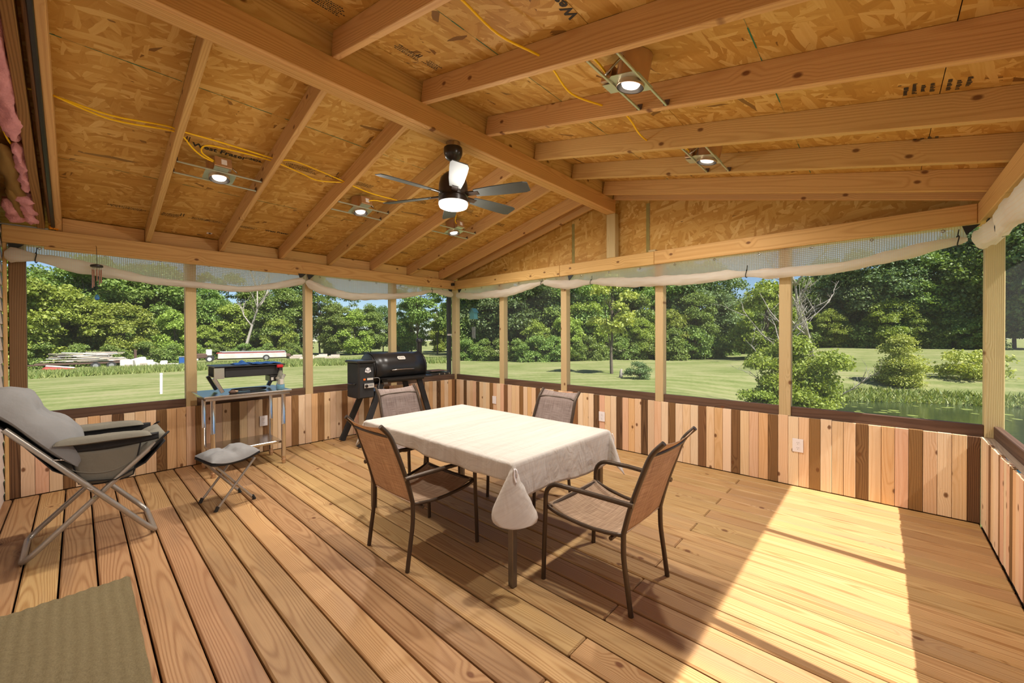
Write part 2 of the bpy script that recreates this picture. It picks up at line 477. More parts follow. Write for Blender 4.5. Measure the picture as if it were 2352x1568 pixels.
def lawn_mat():
    mt, nt, out = mat('mown_lawn')
    P = nd(nt, 'ShaderNodeTexCoord').outputs['Object']
    a = noise(nt, P, .35, 4.0, .6)
    b = noise(nt, P, 5.0, 3.0, .6)
    e = noise(nt, P, 45.0, 2.0, .6)
    # mowing swaths follow arcs round the house
    s = nd(nt, 'ShaderNodeSeparateXYZ', Vector=P)
    rad = mth(nt, 'SQRT', mth(nt, 'ADD', mth(nt, 'POWER', mth(nt, 'SUBTRACT', s.outputs[0], 14.0), 2.0), mth(nt, 'POWER', mth(nt, 'SUBTRACT', s.outputs[1], 2.0), 2.0)))
    sw = mth(nt, 'SINE', mth(nt, 'ADD', mth(nt, 'MULTIPLY', rad, 5.2), mth(nt, 'MULTIPLY', a, 3.0)))
    f = mth(nt, 'ADD', mth(nt, 'ADD', mth(nt, 'MULTIPLY', a, .7), mth(nt, 'MULTIPLY', b, .35)), mth(nt, 'MULTIPLY', sw, .07))
    c = ramp(nt, f, [(.30, (.115, .165, .04)), (.50, (.225, .25, .095)), (.66, (.325, .315, .155)), (.85, (.38, .32, .19))])
    c = mix(nt, mth(nt, 'MULTIPLY', e, .4), c, (.15, .18, .045))
    p = nd(nt, 'ShaderNodeBsdfPrincipled', Roughness=.95)
    p.inputs['Specular IOR Level'].default_value = .1
    nt.links.new(c, p.inputs['Base Color'])
    bm_ = nd(nt, 'ShaderNodeBump', Height=e, Strength=.6, Distance=.06)
    nt.links.new(bm_.outputs[0], p.inputs['Normal'])
    nt.links.new(p.outputs[0], out.inputs[0])
    return mt
M['lawn'] = lawn_mat()

def water_mat():
    mt, nt, out = mat('pond_water')
    P = nd(nt, 'ShaderNodeTexCoord').outputs['Object']
    p = nd(nt, 'ShaderNodeBsdfPrincipled', Roughness=.08)
    p.inputs['Base Color'].default_value = (.035, .05, .02, 1)
    b = nd(nt, 'ShaderNodeBump', Height=noise(nt, vmul(nt, P, (1, 3, 1)), 2.0, 3.0), Strength=.12, Distance=.05)
    nt.links.new(b.outputs[0], p.inputs['Normal'])
    nt.links.new(p.outputs[0], out.inputs[0])
    return mt
M['water'] = water_mat()
M['lily'] = simple('lily_green', (.20, .24, .045), .5, var=.3)
LEAF = [leafmat('leaf_mid', (.12, .20, .038), (.30, .40, .10)),
        leafmat('leaf_dark', (.07, .125, .035), (.18, .27, .09)),
        leafmat('leaf_bright', (.19, .27, .04), (.42, .50, .10)),
        leafmat('leaf_cool', (.105, .17, .065), (.26, .36, .15)),
        leafmat('leaf_yellow', (.30, .36, .07), (.56, .58, .15))]
M['grassblade'] = leafmat('tall_grass_blade', (.16, .23, .05), (.36, .38, .13), .3)

# ------------------------------------------------------------------ mesh helpers
class MB:
    def __init__(s):
        s.v, s.f, s.m, s.uv = [], [], [], []
    def add(s, vs, fs, mi=0):
        b = len(s.v)
        s.v += [tuple(p) for p in vs]
        s.f += [tuple(b + i for i in f) for f in fs]
        s.m += [mi] * len(fs)
        return s
    def box(s, lo, hi, mi=0, ch=0.0):
        c = [(a + b) / 2 for a, b in zip(lo, hi)]
        return s.obox(c, [b - a for a, b in zip(lo, hi)], None, mi, ch)
    def obox(s, c, size, rot=None, mi=0, ch=0.0):
        hx, hy, hz = [x / 2 for x in size]
        R = rot if rot is not None else Matrix.Identity(3)
        c = Vector(c)
        if ch <= 0:
            vs = [(x, y, z) for x in (-hx, hx) for y in (-hy, hy) for z in (-hz, hz)]
            fs = [(0, 1, 3, 2), (4, 6, 7, 5), (0, 4, 5, 1), (2, 3, 7, 6), (0, 2, 6, 4), (1, 5, 7, 3)]
        else:
            ch = min(ch, hx * .9, hy * .9, hz * .9)
            # chamfered on every edge: 24 vertices
            vs, idx = [], {}
            for sx in (-1, 1):
                for sy in (-1, 1):
                    for sz in (-1, 1):
                        for k in range(3):
                            d = [hx - ch, hy - ch, hz - ch]
                            d[k] += ch
                            idx[(sx, sy, sz, k)] = len(vs)
                            vs.append((sx * d[0], sy * d[1], sz * d[2]))
            fs = []
            for k in range(3):
                a, b = [i for i in range(3) if i != k]
                for sg in (-1, 1):
                    q = []
                    for (u, v) in ((-1, -1), (1, -1), (1, 1), (-1, 1)):
                        t = [0, 0, 0]
                        t[k], t[a], t[b] = sg, u, v
                        q.append(idx[(*t, k)])
                    fs.append(tuple(q))
                for u in (-1, 1):
                    for v in (-1, 1):
                        e = []
                        for sg in (-1, 1):
                            t = [0, 0, 0]
                            t[k], t[a], t[b] = sg, u, v
                            e.append((idx[(*t, a)], idx[(*t, b)]))
                        fs.append((e[0][0], e[1][0], e[1][1], e[0][1]))
            for sx in (-1, 1):
                for sy in (-1, 1):
                    for sz in (-1, 1):
                        fs.append(tuple(idx[(sx, sy, sz, k)] for k in range(3)))
        return s.add([c + R @ Vector(p) for p in vs], fs, mi)
    def tube(s, pts, r, n=10, mi=0, cap=True, closed=False):
        pts = [Vector(p) for p in pts]
        rs = r if isinstance(r, (list, tuple)) else [r] * len(pts)
        N = len(pts)
        rings = []
        prev = None
        for i, p in enumerate(pts):
            if closed:
                t = pts[(i + 1) % N] - pts[i - 1]
            else:
                t = pts[min(i + 1, N - 1)] - pts[max(i - 1, 0)]
            t = t.normalized() if t.length > 1e-9 else Vector((0, 0, 1))
            if prev is None:
                a = Vector((0, 0, 1)) if abs(t.z) < .9 else Vector((1, 0, 0))
                nrm = (a - t * a.dot(t)).normalized()
            else:
                nrm = prev - t * prev.dot(t)
                nrm = nrm.normalized() if nrm.length > 1e-6 else prev
            prev = nrm
            bn = t.cross(nrm)
            rings.append([p + (nrm * math.cos(2 * PI * k / n) + bn * math.sin(2 * PI * k / n)) * rs[i] for k in range(n)])
        vs = [q for ring in rings for q in ring]
        fs = []
        for i in range(N if closed else N - 1):
            j = (i + 1) % N
            for k in range(n):
                fs.append((i * n + k, i * n + (k + 1) % n, j * n + (k + 1) % n, j * n + k))
        if cap and not closed:
            fs.append(tuple(range(n))[::-1])
            fs.append(tuple((N - 1) * n + k for k in range(n)))
        return s.add(vs, fs, mi)
    def lathe(s, prof, c=(0, 0, 0), n=24, mi=0, rot=None, cap=True):
        c = Vector(c)
        R = rot if rot is not None else Matrix.Identity(3)
        vs = []
        for (r, z) in prof:
            for k in range(n):
                vs.append(c + R @ Vector((r * math.cos(2 * PI * k / n), r * math.sin(2 * PI * k / n), z)))
        fs = []
        for i in range(len(prof) - 1):
            for k in range(n):
                fs.append((i * n + k, i * n + (k + 1) % n, (i + 1) * n + (k + 1) % n, (i + 1) * n + k))
        if cap:
            fs.append(tuple(range(n))[::-1])
            fs.append(tuple((len(prof) - 1) * n + k for k in range(n)))
        return s.add(vs, fs, mi)
    def prism(s, poly, a, b, mi=0):
        """poly: list of 3-D points (planar), extruded by vector b-a"""
        d = Vector(b) - Vector(a)
        p0 = [Vector(p) for p in poly]
        n = len(p0)
        vs = p0 + [p + d for p in p0]
        fs = [tuple(range(n))[::-1], tuple(range(n, 2 * n))]
        fs += [(i, (i + 1) % n, n + (i + 1) % n, n + i) for i in range(n)]
        return s.add(vs, fs, mi)
    def build(s, name, mats, parent=None, smooth=False, loc=None, rot=None, mtx=None, auto=None):
        me = bpy.data.meshes.new(name)
        me.from_pydata(s.v, [], s.f)
        if not isinstance(mats, (list, tuple)):
            mats = [mats]
        for t in mats:
            me.materials.append(t)
        if len(mats) > 1:
            me.polygons.foreach_set('material_index', s.m)
        bm = bmesh.new()
        bm.from_mesh(me)
        bmesh.ops.recalc_face_normals(bm, faces=bm.faces)
        bm.to_mesh(me)
        bm.free()
        if smooth:
            me.polygons.foreach_set('use_smooth', [True] * len(me.polygons))
            if auto is not None:
                try:
                    me.set_sharp_from_angle(angle=math.radians(auto))
                except Exception:
                    pass
        me.update()
        o = bpy.data.objects.new(name, me)
        COL.objects.link(o)
        if parent is not None:
            o.parent = parent
        if mtx is not None:
            o.matrix_basis = mtx
        if loc is not None:
            o.location = loc
        if rot is not None:
            o.rotation_euler = rot
        return o

def grid_obj(name, fn, nu, nv, mats, parent=None, uvfn=None, smooth=True, closed_u=False, loc=None, solid=0.0):
    vs = [tuple(fn(i / nu, j / nv)) for j in range(nv + 1) for i in range(nu + 1)]
    fs = [(j * (nu + 1) + i, j * (nu + 1) + i + 1, (j + 1) * (nu + 1) + i + 1, (j + 1) * (nu + 1) + i) for j in range(nv) for i in range(nu)]
    me = bpy.data.meshes.new(name)
    me.from_pydata(vs, [], fs)
    me.materials.append(mats)
    uvl = me.uv_layers.new(name='UVMap')
    uvs = [(uvfn(i / nu, j / nv) if uvfn else (i / nu, j / nv)) for j in range(nv + 1) for i in range(nu + 1)]
    flat = []
    for lp in me.loops:
        flat += uvs[lp.vertex_index]
    uvl.data.foreach_set('uv', flat)
    if smooth:
        me.polygons.foreach_set('use_smooth', [True] * len(me.polygons))
    o = bpy.data.objects.new(name, me)
    COL.objects.link(o)
    if parent is not None:
        o.parent = parent
    if loc is not None:
        o.location = loc
    if solid:
        md = o.modifiers.new('thick', 'SOLIDIFY')
        md.thickness = solid
        md.offset = 0
    return o

def empty(name, loc=(0, 0, 0), rz=0.0):
    o = bpy.data.objects.new(name, None)
    COL.objects.link(o)
    o.location = loc
    o.rotation_euler = (0, 0, rz)
    o.empty_display_size = .1
    return o

def tag(o, label=None, cat=None, group=None, kind=None):
    if label:
        o['label'] = label
    if cat:
        o['category'] = cat
    if group:
        o['group'] = group
    if kind:
        o['kind'] = kind
    return o

def thing(name, label, cat, loc=(0, 0, 0), rz=0.0, group=None):
    return tag(empty(name, loc, rz), label, cat, group)

def struct(name, label=None):
    return tag(empty(name), label, None, None, 'structure')

def children_of(o):
    return [c for c in bpy.data.objects if c.parent == o]

def copy_tree(o, parent=None, kids=None):
    c = o.copy()
    COL.objects.link(c)
    c.parent = parent
    for ch in children_of(o):
        copy_tree(ch, c)
    return c

_BM = {}
def board(name, p0, p1, wdir, width, thick, material, parent, ch=0.004):
    """a sawn board from p0 to p1 (centre line); wdir gives the direction of its width"""
    p0, p1 = Vector(p0), Vector(p1)
    x = (p1 - p0)
    L = x.length
    x.normalize()
    wv = Vector(wdir)
    y = (wv - x * wv.dot(x)).normalized()
    z = x.cross(y)
    key = (round(L, 3), round(width, 4), round(thick, 4), material.name, ch)
    me = _BM.get(key)
    if me is None:
        b = MB()
        b.obox((0, 0, 0), (L, width, thick), ch=ch)
        o = b.build(name, material, parent)
        _BM[key] = o.data
    else:
        o = bpy.data.objects.new(name, me)
        COL.objects.link(o)
        o.parent = parent
    mt = Matrix((x, y, z)).transposed().to_4x4()
    mt.translation = (p0 + p1) / 2
    o.matrix_basis = mt
    return o

def arc(c, r, a0, a1, n, ax=(1, 0, 0), ay=(0, 0, 1)):
    c, ax, ay = Vector(c), Vector(ax), Vector(ay)
    return [c + ax * (r * math.cos(a0 + (a1 - a0) * i / n)) + ay * (r * math.sin(a0 + (a1 - a0) * i / n)) for i in range(n + 1)]

def smooth_path(pts, n=6):
    """Catmull-Rom through pts"""
    P = [Vector(p) for p in pts]
    out = []
    for i in range(len(P) - 1):
        a, b, c, d = P[max(i - 1, 0)], P[i], P[i + 1], P[min(i + 2, len(P) - 1)]
        for k in range(n):
            t = k / n
            out.append(0.5 * ((2 * b) + (c - a) * t + (2 * a - 5 * b + 4 * c - d) * t * t + (3 * b - a - 3 * c + d) * t ** 3))
    out.append(P[-1])
    return out

def rotm(ax, deg):
    return Matrix.Rotation(math.radians(deg), 3, ax)

def text_obj(body, size, material, parent, mtx, name='printed_text', ext=0.0006, align='LEFT', bold=0.0):
    cu = bpy.data.curves.new(name, 'FONT')
    cu.body = body
    cu.size = size
    cu.align_x = align
    cu.extrude = ext
    cu.offset = size * bold
    cu.resolution_u = 2
    tmp = bpy.data.objects.new('t', cu)
    COL.objects.link(tmp)
    dg = bpy.context.evaluated_depsgraph_get()
    me = bpy.data.meshes.new_from_object(tmp.evaluated_get(dg))
    bpy.data.objects.remove(tmp)
    bpy.data.curves.remove(cu)
    me.name = name
    me.materials.clear()
    me.materials.append(material)
    o = bpy.data.objects.new(name, me)
    COL.objects.link(o)
    o.parent = parent
    o.matrix_basis = mtx
    o['kind'] = 'stuff'
    return o

def frame(o, x, y, z=None):
    x = Vector(x).normalized()
    y = Vector(y)
    y = (y - x * y.dot(x)).normalized()
    zz = x.cross(y)
    mt = Matrix((x, y, zz)).transposed().to_4x4()
    mt.translation = Vector(o)
    return mt


# =================================================================== FLOOR
PITCH_B, Y0 = 0.143, 0.3399
floor = MB().box((-.10, -.4, -.20), (W + .10, D + .06, -.04)).build('floor', M['joist'])
tag(floor, None, None, None, 'structure')
nrow = 0
k = -4
while True:
    ya = Y0 + k * PITCH_B + .0042
    yb_ = min(ya + PITCH_B - .0084, D - .002)
    if ya > D - .03:
        break
    cuts = [0.004]
    if k % 2 == 0:
        cuts += [4.225]
    else:
        cuts += [1.09 + .03 * ((k * 7) % 3 - 1)]
    cuts += [W - .004]
    for a, b in zip(cuts[:-1], cuts[1:]):
        mt = M['deck_red'] if (ya < 1.9 and random.random() < .7) else M['deck']
        dz = random.uniform(-.0012, .0)
        board('deck_board', (a + .0012, (ya + yb_) / 2, -.016 + dz), (b - .0012, (ya + yb_) / 2, -.016 + dz), (0, 1, 0), yb_ - ya, .032, mt, floor, ch=.007)
    k += 1

# =================================================================== HALF WALLS
def half_wall(name, origin, along, inward, length, darks, length0=0.0, pitch=.0759):
    """planked half wall: origin at floor level on the inner plank face"""
    root = struct(name)
    o, a, n = Vector(origin), Vector(along), Vector(inward)
    up = Vector((0, 0, 1))
    # core behind the planks
    p = o + a * (length0 + length) / 2 - n * .062 + up * ((H - .024) - .24) / 2
    c = MB().obox((0, 0, 0), (length - length0 + .0, H - .024 + .24, .084)).build('wall_core', M['core'], root)
    mt = Matrix((a, up, a.cross(up))).transposed().to_4x4()
    mt.translation = p
    c.matrix_basis = mt
    # planks
    rnd = random.Random(name)
    u = length0
    edges = []
    for (d0, d1) in darks:
        g = d0 - u
        if g > .02:
            nn = max(1, round(g / pitch))
            for i in range(nn):
                edges.append((u + g * i / nn, u + g * (i + 1) / nn, 0))
        edges.append((max(d0, length0), min(d1, length), 1))
        u = d1
    g = length - u
    if g > .02:
        nn = max(1, round(g / pitch))
        for i in range(nn):
            edges.append((u + g * i / nn, u + g * (i + 1) / nn, 0))
    for (u0, u1, dk) in edges:
        mt = rnd.choice(DARKS) if dk else rnd.choice(LIGHTS[:2] + LIGHTS)
        off = rnd.uniform(-.0015, .0025)
        um = (u0 + u1) / 2
        q = o + a * um - n * (.010 - off)
        hh = H + rnd.uniform(-.004, .003)
        board('wall_plank', q + up * .003, q + up * hh, a, (u1 - u0) - .0022, .020, mt, root, ch=.0018)
    return root

dR = []
x = .211
while x < W - .03:
    dR.append((x, x + .0755))
    x += .3005
dR[-1] = (W - .064, W - .002)
dR = [(0.0, .03)] + dR
wall_back = half_wall('wall_back', (0, D, 0), (1, 0, 0), (0, -1, 0), W, dR)
dL = [(HW + .015, .379), (.610, .683)]
y = .911
while y < D - .05:
    dL.append((y, y + .077))
    y += .3025
wall_left = half_wall('wall_left', (0, 0, 0), (0, 1, 0), (1, 0, 0), D - .001, dL, HW + .004)
dS = []
y = 4.592
while y > .3:
    dS.append((y, y + .06))
    y -= .2815
dS = sorted(dS)
wall_right = half_wall('wall_right', (W, 0, 0), (0, 1, 0), (-1, 0, 0), D - .001, dS, HW + .004)

# corner fillers behind the plank ends
for xx in (-.06, W + .06):
    MB().box((xx - .045, D - .05, -.24), (xx + .045, D + .104, H - .024)).build('corner_stud', M['core'], wall_back)
# sill caps, brown sill boards, posts, header beams
PW = .089
LP = [(.328, .418), (1.445, 1.534), (2.59, 2.679), (3.757, 3.846)]
RP = [(1.005, 1.094), (2.118, 2.207), (3.366, 3.455), (4.496, 4.585)]
SP = [(2.575, 2.622), (3.742, 3.789)]
def post(x0, x1, y0, y1, z0, z1, mt, parent, wd=(1, 0, 0)):
    cx, cy = (x0 + x1) / 2, (y0 + y1) / 2
    return board('post', (cx, cy, z0), (cx, cy, z1), wd, x1 - x0, y1 - y0, mt, parent, ch=.004)
ZS = H - .004
# left wall
board('sill_cap', (-.066, HW, ZS - .009), (-.066, D + .12, ZS - .009), (1, 0, 0), .118, .018, M['cap'], wall_left)
for i, (a, b) in enumerate(LP):
    post(-.02 - PW, -.02, a, b, ZS, ZB, M['postdark'] if i == 0 else M['post'], wall_left)
ys = [p for ab in LP for p in ab][1:] + [D + .02]
for a, b in zip(ys[0::2], ys[1::2]):
    board('sill_board', (-.052, a, ZS + .042), (-.052, b, ZS + .042), (0, 0, 1), .083, .038, M['sill'], wall_left)
board('header_beam', (-.041, HW, (ZB + ZT) / 2), (-.041, D + .11, (ZB + ZT) / 2), (0, 0, 1), ZT - ZB, .128, M['beam'], wall_left, ch=.005)
board('trim_strip', (.010, .52, ZB - .012), (.010, 2.54, ZB - .012), (0, 0, 1), .024, .018, M['beam'], wall_left, ch=.002)
board('corner_post', (-.006, HW + .012, 0), (-.006, HW + .012, ZB), (0, 1, 0), .022, .03, M['ledger'], wall_left)
# corner posts
post(-.02 - PW, -.02 + .02, D + .02, D + .02 + PW, ZS, ZB, M['post'], wall_back)
post(W + .016, W + .016 + PW, D + .016, D + .016 + PW, ZS, ZB, M['post'], wall_back)
# back (gable) wall
board('sill_cap', (-.02, D + .066, ZS - .009), (W + .02, D + .066, ZS - .009), (0, 1, 0), .118, .018, M['cap'], wall_back)
for (a, b) in RP:
    post(a, b, D + .02, D + .02 + PW, ZS, ZB, M['post'], wall_back)
xs = [0.0] + [p for ab in RP for p in ab] + [W + .016]
for a, b in zip(xs[0::2], xs[1::2]):
    board('sill_board', (a, D + .052, ZS + .042), (b, D + .052, ZS + .042), (0, 0, 1), .083, .038, M['sill'], wall_back)
for a, b in ((.024, 2.13), (2.133, 3.372), (3.375, W - .024)):
    board('header_beam', (a, D + .0385, (ZB + ZT) / 2), (b, D + .0385, (ZB + ZT) / 2), (0, 0, 1), ZT - ZB, .128, M['beam'], wall_back, ch=.005)
# right (sun side) wall
board('sill_cap', (W + .066, HW, ZS - .009), (W + .066, D + .12, ZS - .009), (1, 0, 0), .118, .018, M['cap'], wall_right)
MB().box((W + .012, HW, ZS + .0002), (W + .020, D + .01, ZS + .0012)).build('blue_line', M['blue'], wall_right)
for (a, b) in SP + [(1.44, 1.487)]:
    post(W + .02, W + .02 + PW, a, b, ZS, ZB, M['post'], wall_right)
post(W + .02, W + .02 + PW, HW, HW + PW, ZS, ZB, M['post'], wall_right)
ys = [HW + PW, 1.44, 1.487] + [p for ab in SP for p in ab] + [D + .016]
for a, b in zip(ys[0::2], ys[1::2]):
    board('sill_board', (W + .075, a, ZS + .042), (W + .075, b, ZS + .042), (0, 0, 1), .083, .038, M['sill'], wall_right)
board('header_beam', (W + .041, HW, (ZB + ZT) / 2), (W + .041, D + .11, (ZB + ZT) / 2), (0, 0, 1), ZT - ZB, .128, M['beam'], wall_right, ch=.005)

# insect screens in every opening
def screen(i, a, b, plane, at):
    z0, z1 = ZS + .05, ZB + .01
    r = struct('window_%d' % i)
    if plane == 'x':
        vs = [(at, a - .01, z0), (at, b + .01, z0), (at, b + .01, z1), (at, a - .01, z1)]
    else:
        vs = [(a - .01, at, z0), (b + .01, at, z0), (b + .01, at, z1), (a - .01, at, z1)]
    bb = MB()
    bb.add(vs, [(0, 1, 2, 3)])
    bb.build('insect_screen', M['screen'], r)
    f = MB()
    return r
n = 1
ysL = [p for ab in LP for p in ab][1:] + [D + .02]
for a, b in zip(ysL[0::2], ysL[1::2]):
    screen(n, a, b, 'x', -.078); n += 1
for a, b in zip(xs[0::2], xs[1::2]):
    screen(n, a, b, 'y', D + .078); n += 1
for a, b in zip(ys[0::2], ys[1::2]):
    screen(n, a, b, 'x', W + .105); n += 1

# =================================================================== ROOF
ceiling = struct('ceiling')
RY_L = [.60, 1.168, 1.747, 2.325, 2.885, 3.468, 4.052, 4.64, 4.875]
RY_R = [.60, 1.10, 1.69, 2.279, 2.869, 3.459, 4.04, 4.639, 4.875]
cosS = 1 / math.sqrt(1 + SL * SL)
def rafter(yc, side, mt=None, name='rafter'):
    xa, xb = (-.33, XR - .04) if side < 0 else (XR + .06, 2 * XR + .33)
    up = Vector((-SL if side < 0 else SL, 0, 1)).normalized()
    dep = .14
    pa = Vector((xa, yc, raf_z(xa))) + up * dep / 2
    pb = Vector((xb, yc, raf_z(xb))) + up * dep / 2
    return board(name, pa, pb, up, dep, .038, mt or M['raf'], ceiling, ch=.003)
for yc in RY_L:
    rafter(yc, -1)
for yc in RY_R:
    rafter(yc, 1)
# ridge: triple beam below, ridge board above
for i, xx in enumerate((2.825, 2.865, 2.905)):
    board('ridge_beam', (xx, HW - .05, 2.787), (xx, D - .026, 2.787), (0, 0, 1), .144, .0395, M['beam'], ceiling, ch=.003)
board('ridge_board', (2.865, HW - .05, 2.935), (2.865, D + .1, 2.935), (0, 0, 1), .15, .078, M['ledger'], ceiling)
# blocking between rafters at the eaves
for RY, side in ((RY_L, -1), (RY_R, 1)):
    xx = -.06 if side < 0 else 2 * XR + .06
    for a, b in zip(RY[:-1], RY[1:]):
        if b - a > .3:
            board('blocking', (xx, a + .02, raf_z(xx) + .072), (xx, b - .02, raf_z(xx) + .072), (0, 0, 1), .13, .038, M['raf'], ceiling)
# roof sheathing: OSB sheets, local X along the ridge
for side in (-1, 1):
    rows = [-.36, .325, 1.494, 2.66, XR]
    for r_, (xa, xb) in enumerate(zip(rows[:-1], rows[1:])):
        cuts = [HW - .1, 1.15 + (r_ % 2) * 1.17, 3.47 if r_ % 2 == 0 else 4.64, D + .35] if r_ % 2 == 0 else [HW - .1, 2.32, 4.66, D + .35]
        cuts = sorted(set(cuts))
        for a, b in zip(cuts[:-1], cuts[1:]):
            X0, X1 = (xa, xb) if side < 0 else (2 * XR - xb, 2 * XR - xa)
            up = Vector((-SL if side < 0 else SL, 0, 1)).normalized()
            slope = Vector((1, 0, SL if side < 0 else -SL)).normalized()
            Lx = (X1 - X0) / cosS
            xm = (X0 + X1) / 2
            o = MB().obox((0, 0, 0), (b - a - .003, Lx - .003, .0115)).build('osb_sheet', M['osb'], ceiling)
            o.matrix_basis = frame(Vector((xm, (a + b) / 2, raf_z(xm) + OSB_UP + .006)), (0, 1, 0), slope)
# shingled roof skin above, fascia at the eaves
for side in (-1, 1):
    X0, X1 = (-.38, XR) if side < 0 else (XR, 2 * XR + .38)
    xm = (X0 + X1) / 2
    o = MB().obox((0, 0, 0), (D + .8, (X1 - X0) / cosS, .012)).build('shingle_skin', M['blackmat'], ceiling)
    o.matrix_basis = frame(Vector((xm, (D + .1) / 2 + .0, raf_z(xm) + OSB_UP + .03)), (0, 1, 0), Vector((1, 0, SL if side < 0 else -SL)))
    xx = -.35 if side < 0 else 2 * XR + .35
    board('fascia', (xx, HW - .1, raf_z(xx) + .07), (xx, D + .35, raf_z(xx) + .07), (0, 0, 1), .15, .02, M['whitep'], ceiling)
# gable sheathing: three sheets with green edges, short king post on the beam
gy = D + .10
def gable_poly(x0, x1):
    pts = [(x0, gy, ZT - .04), (x1, gy, ZT - .04), (x1, gy, raf_z(x1) + OSB_UP)]
    if x0 < XR < x1:
        pts.append((XR, gy, raf_z(XR) + OSB_UP))
    pts.append((x0, gy, raf_z(x0) + OSB_UP))
    return pts
for (a, b) in ((-.05, 2.238), (2.242, 3.272), (3.276, 2 * XR + .05)):
    pl = [(p[0], p[2], 0.0) for p in gable_poly(a, b)]
    MB().prism(pl, (0, 0, 0), (0, 0, -.012)).build('gable_osb_sheet', M['osbg'], wall_back, mtx=frame((0, gy, 0), (1, 0, 0), (0, 0, 1)))
for xx in (2.262, 3.252):
    MB().box((xx - .02, gy - .0012, ZT), (xx + .02, gy - .0002, raf_z(xx))).build('green_sheet_edge', M['gedge'], wall_back)
board('king_post', (2.86, D + .02, ZT), (2.86, D + .02, 2.715), (1, 0, 0), .11, .089, M['post'], wall_back)
board('blocking', (3.29, D + .05, ZT + .015), (3.37, D + .05, ZT + .015), (0, 0, 1), .03, .06, M['post'], wall_back)

# ------------------------------------------------------------------ house end
wall_front = struct('wall_front')
MB().box((-.12, HW - .14, -.4), (W + .12, HW - .022, 2.2)).build('wall_core', M['core'], wall_front)
MB().prism([(-.35, HW - .1, 2.12), (2 * XR + .35, HW - .1, 2.12), (2 * XR + .35, HW - .1, raf_z(-.35) + .2), (XR, HW - .1, raf_z(XR) + .2), (-.35, HW - .1, raf_z(-.35) + .2)], (0, 0, 0), (0, -.05, 0)).build('gable_board', M['old'], wall_front)
for i in range(22):
    z0 = -.04 + i * .104
    b = MB()
    b.prism([(-.1, HW - .021, z0), (-.1, HW - .001, z0), (-.1, HW - .012, z0 + .11), (-.1, HW - .021, z0 + .11)], (0, 0, 0), (W + .2, 0, 0))
    b.build('siding_board', M['siding'], wall_front)
# old eave framing above the house wall, running up the slope
def slope_board(name, yc, xa, xb, dz, wdt, thk, mt, parent):
    return board(name, (xa, yc, raf_z(xa) + dz), (xb, yc, raf_z(xb) + dz), (-SL, 0, 1), wdt, thk, mt, parent)
slope_board('old_rafter', .505, .02, 2.75, .04, .10, .045, M['old'], ceiling)
slope_board('old_rafter', .555, .05, 2.75, .065, .07, .022, M['old'], ceiling)
slope_board('metal_flashing', .572, .08, 2.78, .008, .045, .022, M['black'], ceiling)
MB().box((-.10, HW - .02, ZT + .0), (.02, .545, ZT + .012)).build('wall_top_plate', M['grey'], ceiling)

# =================================================================== OUTDOORS
PC = Vector((W / 2, D / 2))
def ss(a, b, x):
    t = min(1, max(0, (x - a) / (b - a)))
    return t * t * (3 - 2 * t)
POND = (11.5, 22.3, 8.4, 5.6)
def terrain(x, y):
    d = math.hypot(x - PC.x, y - PC.y)
    z = -.45 - .55 * ss(4, 17, d) - .25 * ss(20, 55, d)
    dx = (x - CAM.x) / max(1e-6, math.hypot(x - CAM.x, y - CAM.y))
    wr = ss(-.45, -.05, dx) if y > CAM.y else 0.0
    z += wr * .95 * ss(28, 78, d)
    q = math.hypot((x - POND[0]) / POND[2], (y - POND[1]) / POND[3])
    z -= 1.25 * (1 - ss(.55, 1.9, q))
    z += .05 * math.sin(x * .21) * math.cos(y * .17)
    return z
def dirpx(px):
    r = _F * FPX + _R * (px - 1176 - 1.67) - _U * (771 - 784 + 6.28)
    v = Vector((r.x, r.y))
    return v.normalized()
def spot(px, dist):
    v = dirpx(px)
    x, y = CAM.x + v.x * dist, CAM.y + v.y * dist
    return Vector((x, y, terrain(x, y)))

vs, fs = [], []
rings = [0.01, 2, 4, 5.5, 7, 8.5, 10, 11.5, 13, 14.5, 16, 17.5, 19, 20.5, 22, 23.5, 25, 26.5, 28, 30, 33, 36, 40, 45, 50, 56, 63, 72, 82, 95, 115, 150, 220]
NA = 120
for r in rings:
    for k in range(NA):
        a = 2 * PI * k / NA
        x, y = PC.x + r * math.cos(a), PC.y + r * math.sin(a)
        vs.append((x, y, terrain(x, y)))
for i in range(len(rings) - 1):
    for k in range(NA):
        fs.append((i * NA + k, i * NA + (k + 1) % NA, (i + 1) * NA + (k + 1) % NA, (i + 1) * NA + k))
b = MB(); b.add(vs, fs)
ground = b.build('ground_lawn', M['lawn'], smooth=True)
tag(ground, None, None, None, 'structure')

# pond with lily pads
ZW = -1.86
pts = [(POND[0] + 1.35 * POND[2] * math.cos(2 * PI * k / 48), POND[1] + 1.35 * POND[3] * math.sin(2 * PI * k / 48), ZW) for k in range(48)]
b = MB(); b.add(pts, [tuple(range(48))])
pond = b.build('pond', M['water'])
tag(pond, 'still green farm pond with floating lily pads below the field', 'pond')
b = MB()
rr = random.Random(3)
for _ in range(420):
    a, q = rr.uniform(0, 2 * PI), math.sqrt(rr.random())
    x, y = POND[0] + POND[2] * q * math.cos(a), POND[1] + POND[3] * q * math.sin(a)
    if math.sin(x * 1.3 + y * .9) + rr.uniform(-.7, .7) < -.1:
        continue
    r = rr.uniform(.08, .2)
    b.add([(x + r * math.cos(t), y + r * math.sin(t), ZW + .006) for t in [2 * PI * j / 7 + .3 for j in range(7)]], [tuple(range(7))])
lp = b.build('lily_pads', M['lily'])
tag(lp, 'scattered round yellow-green lily pads afloat on the pond', 'lily pads', None, 'stuff')

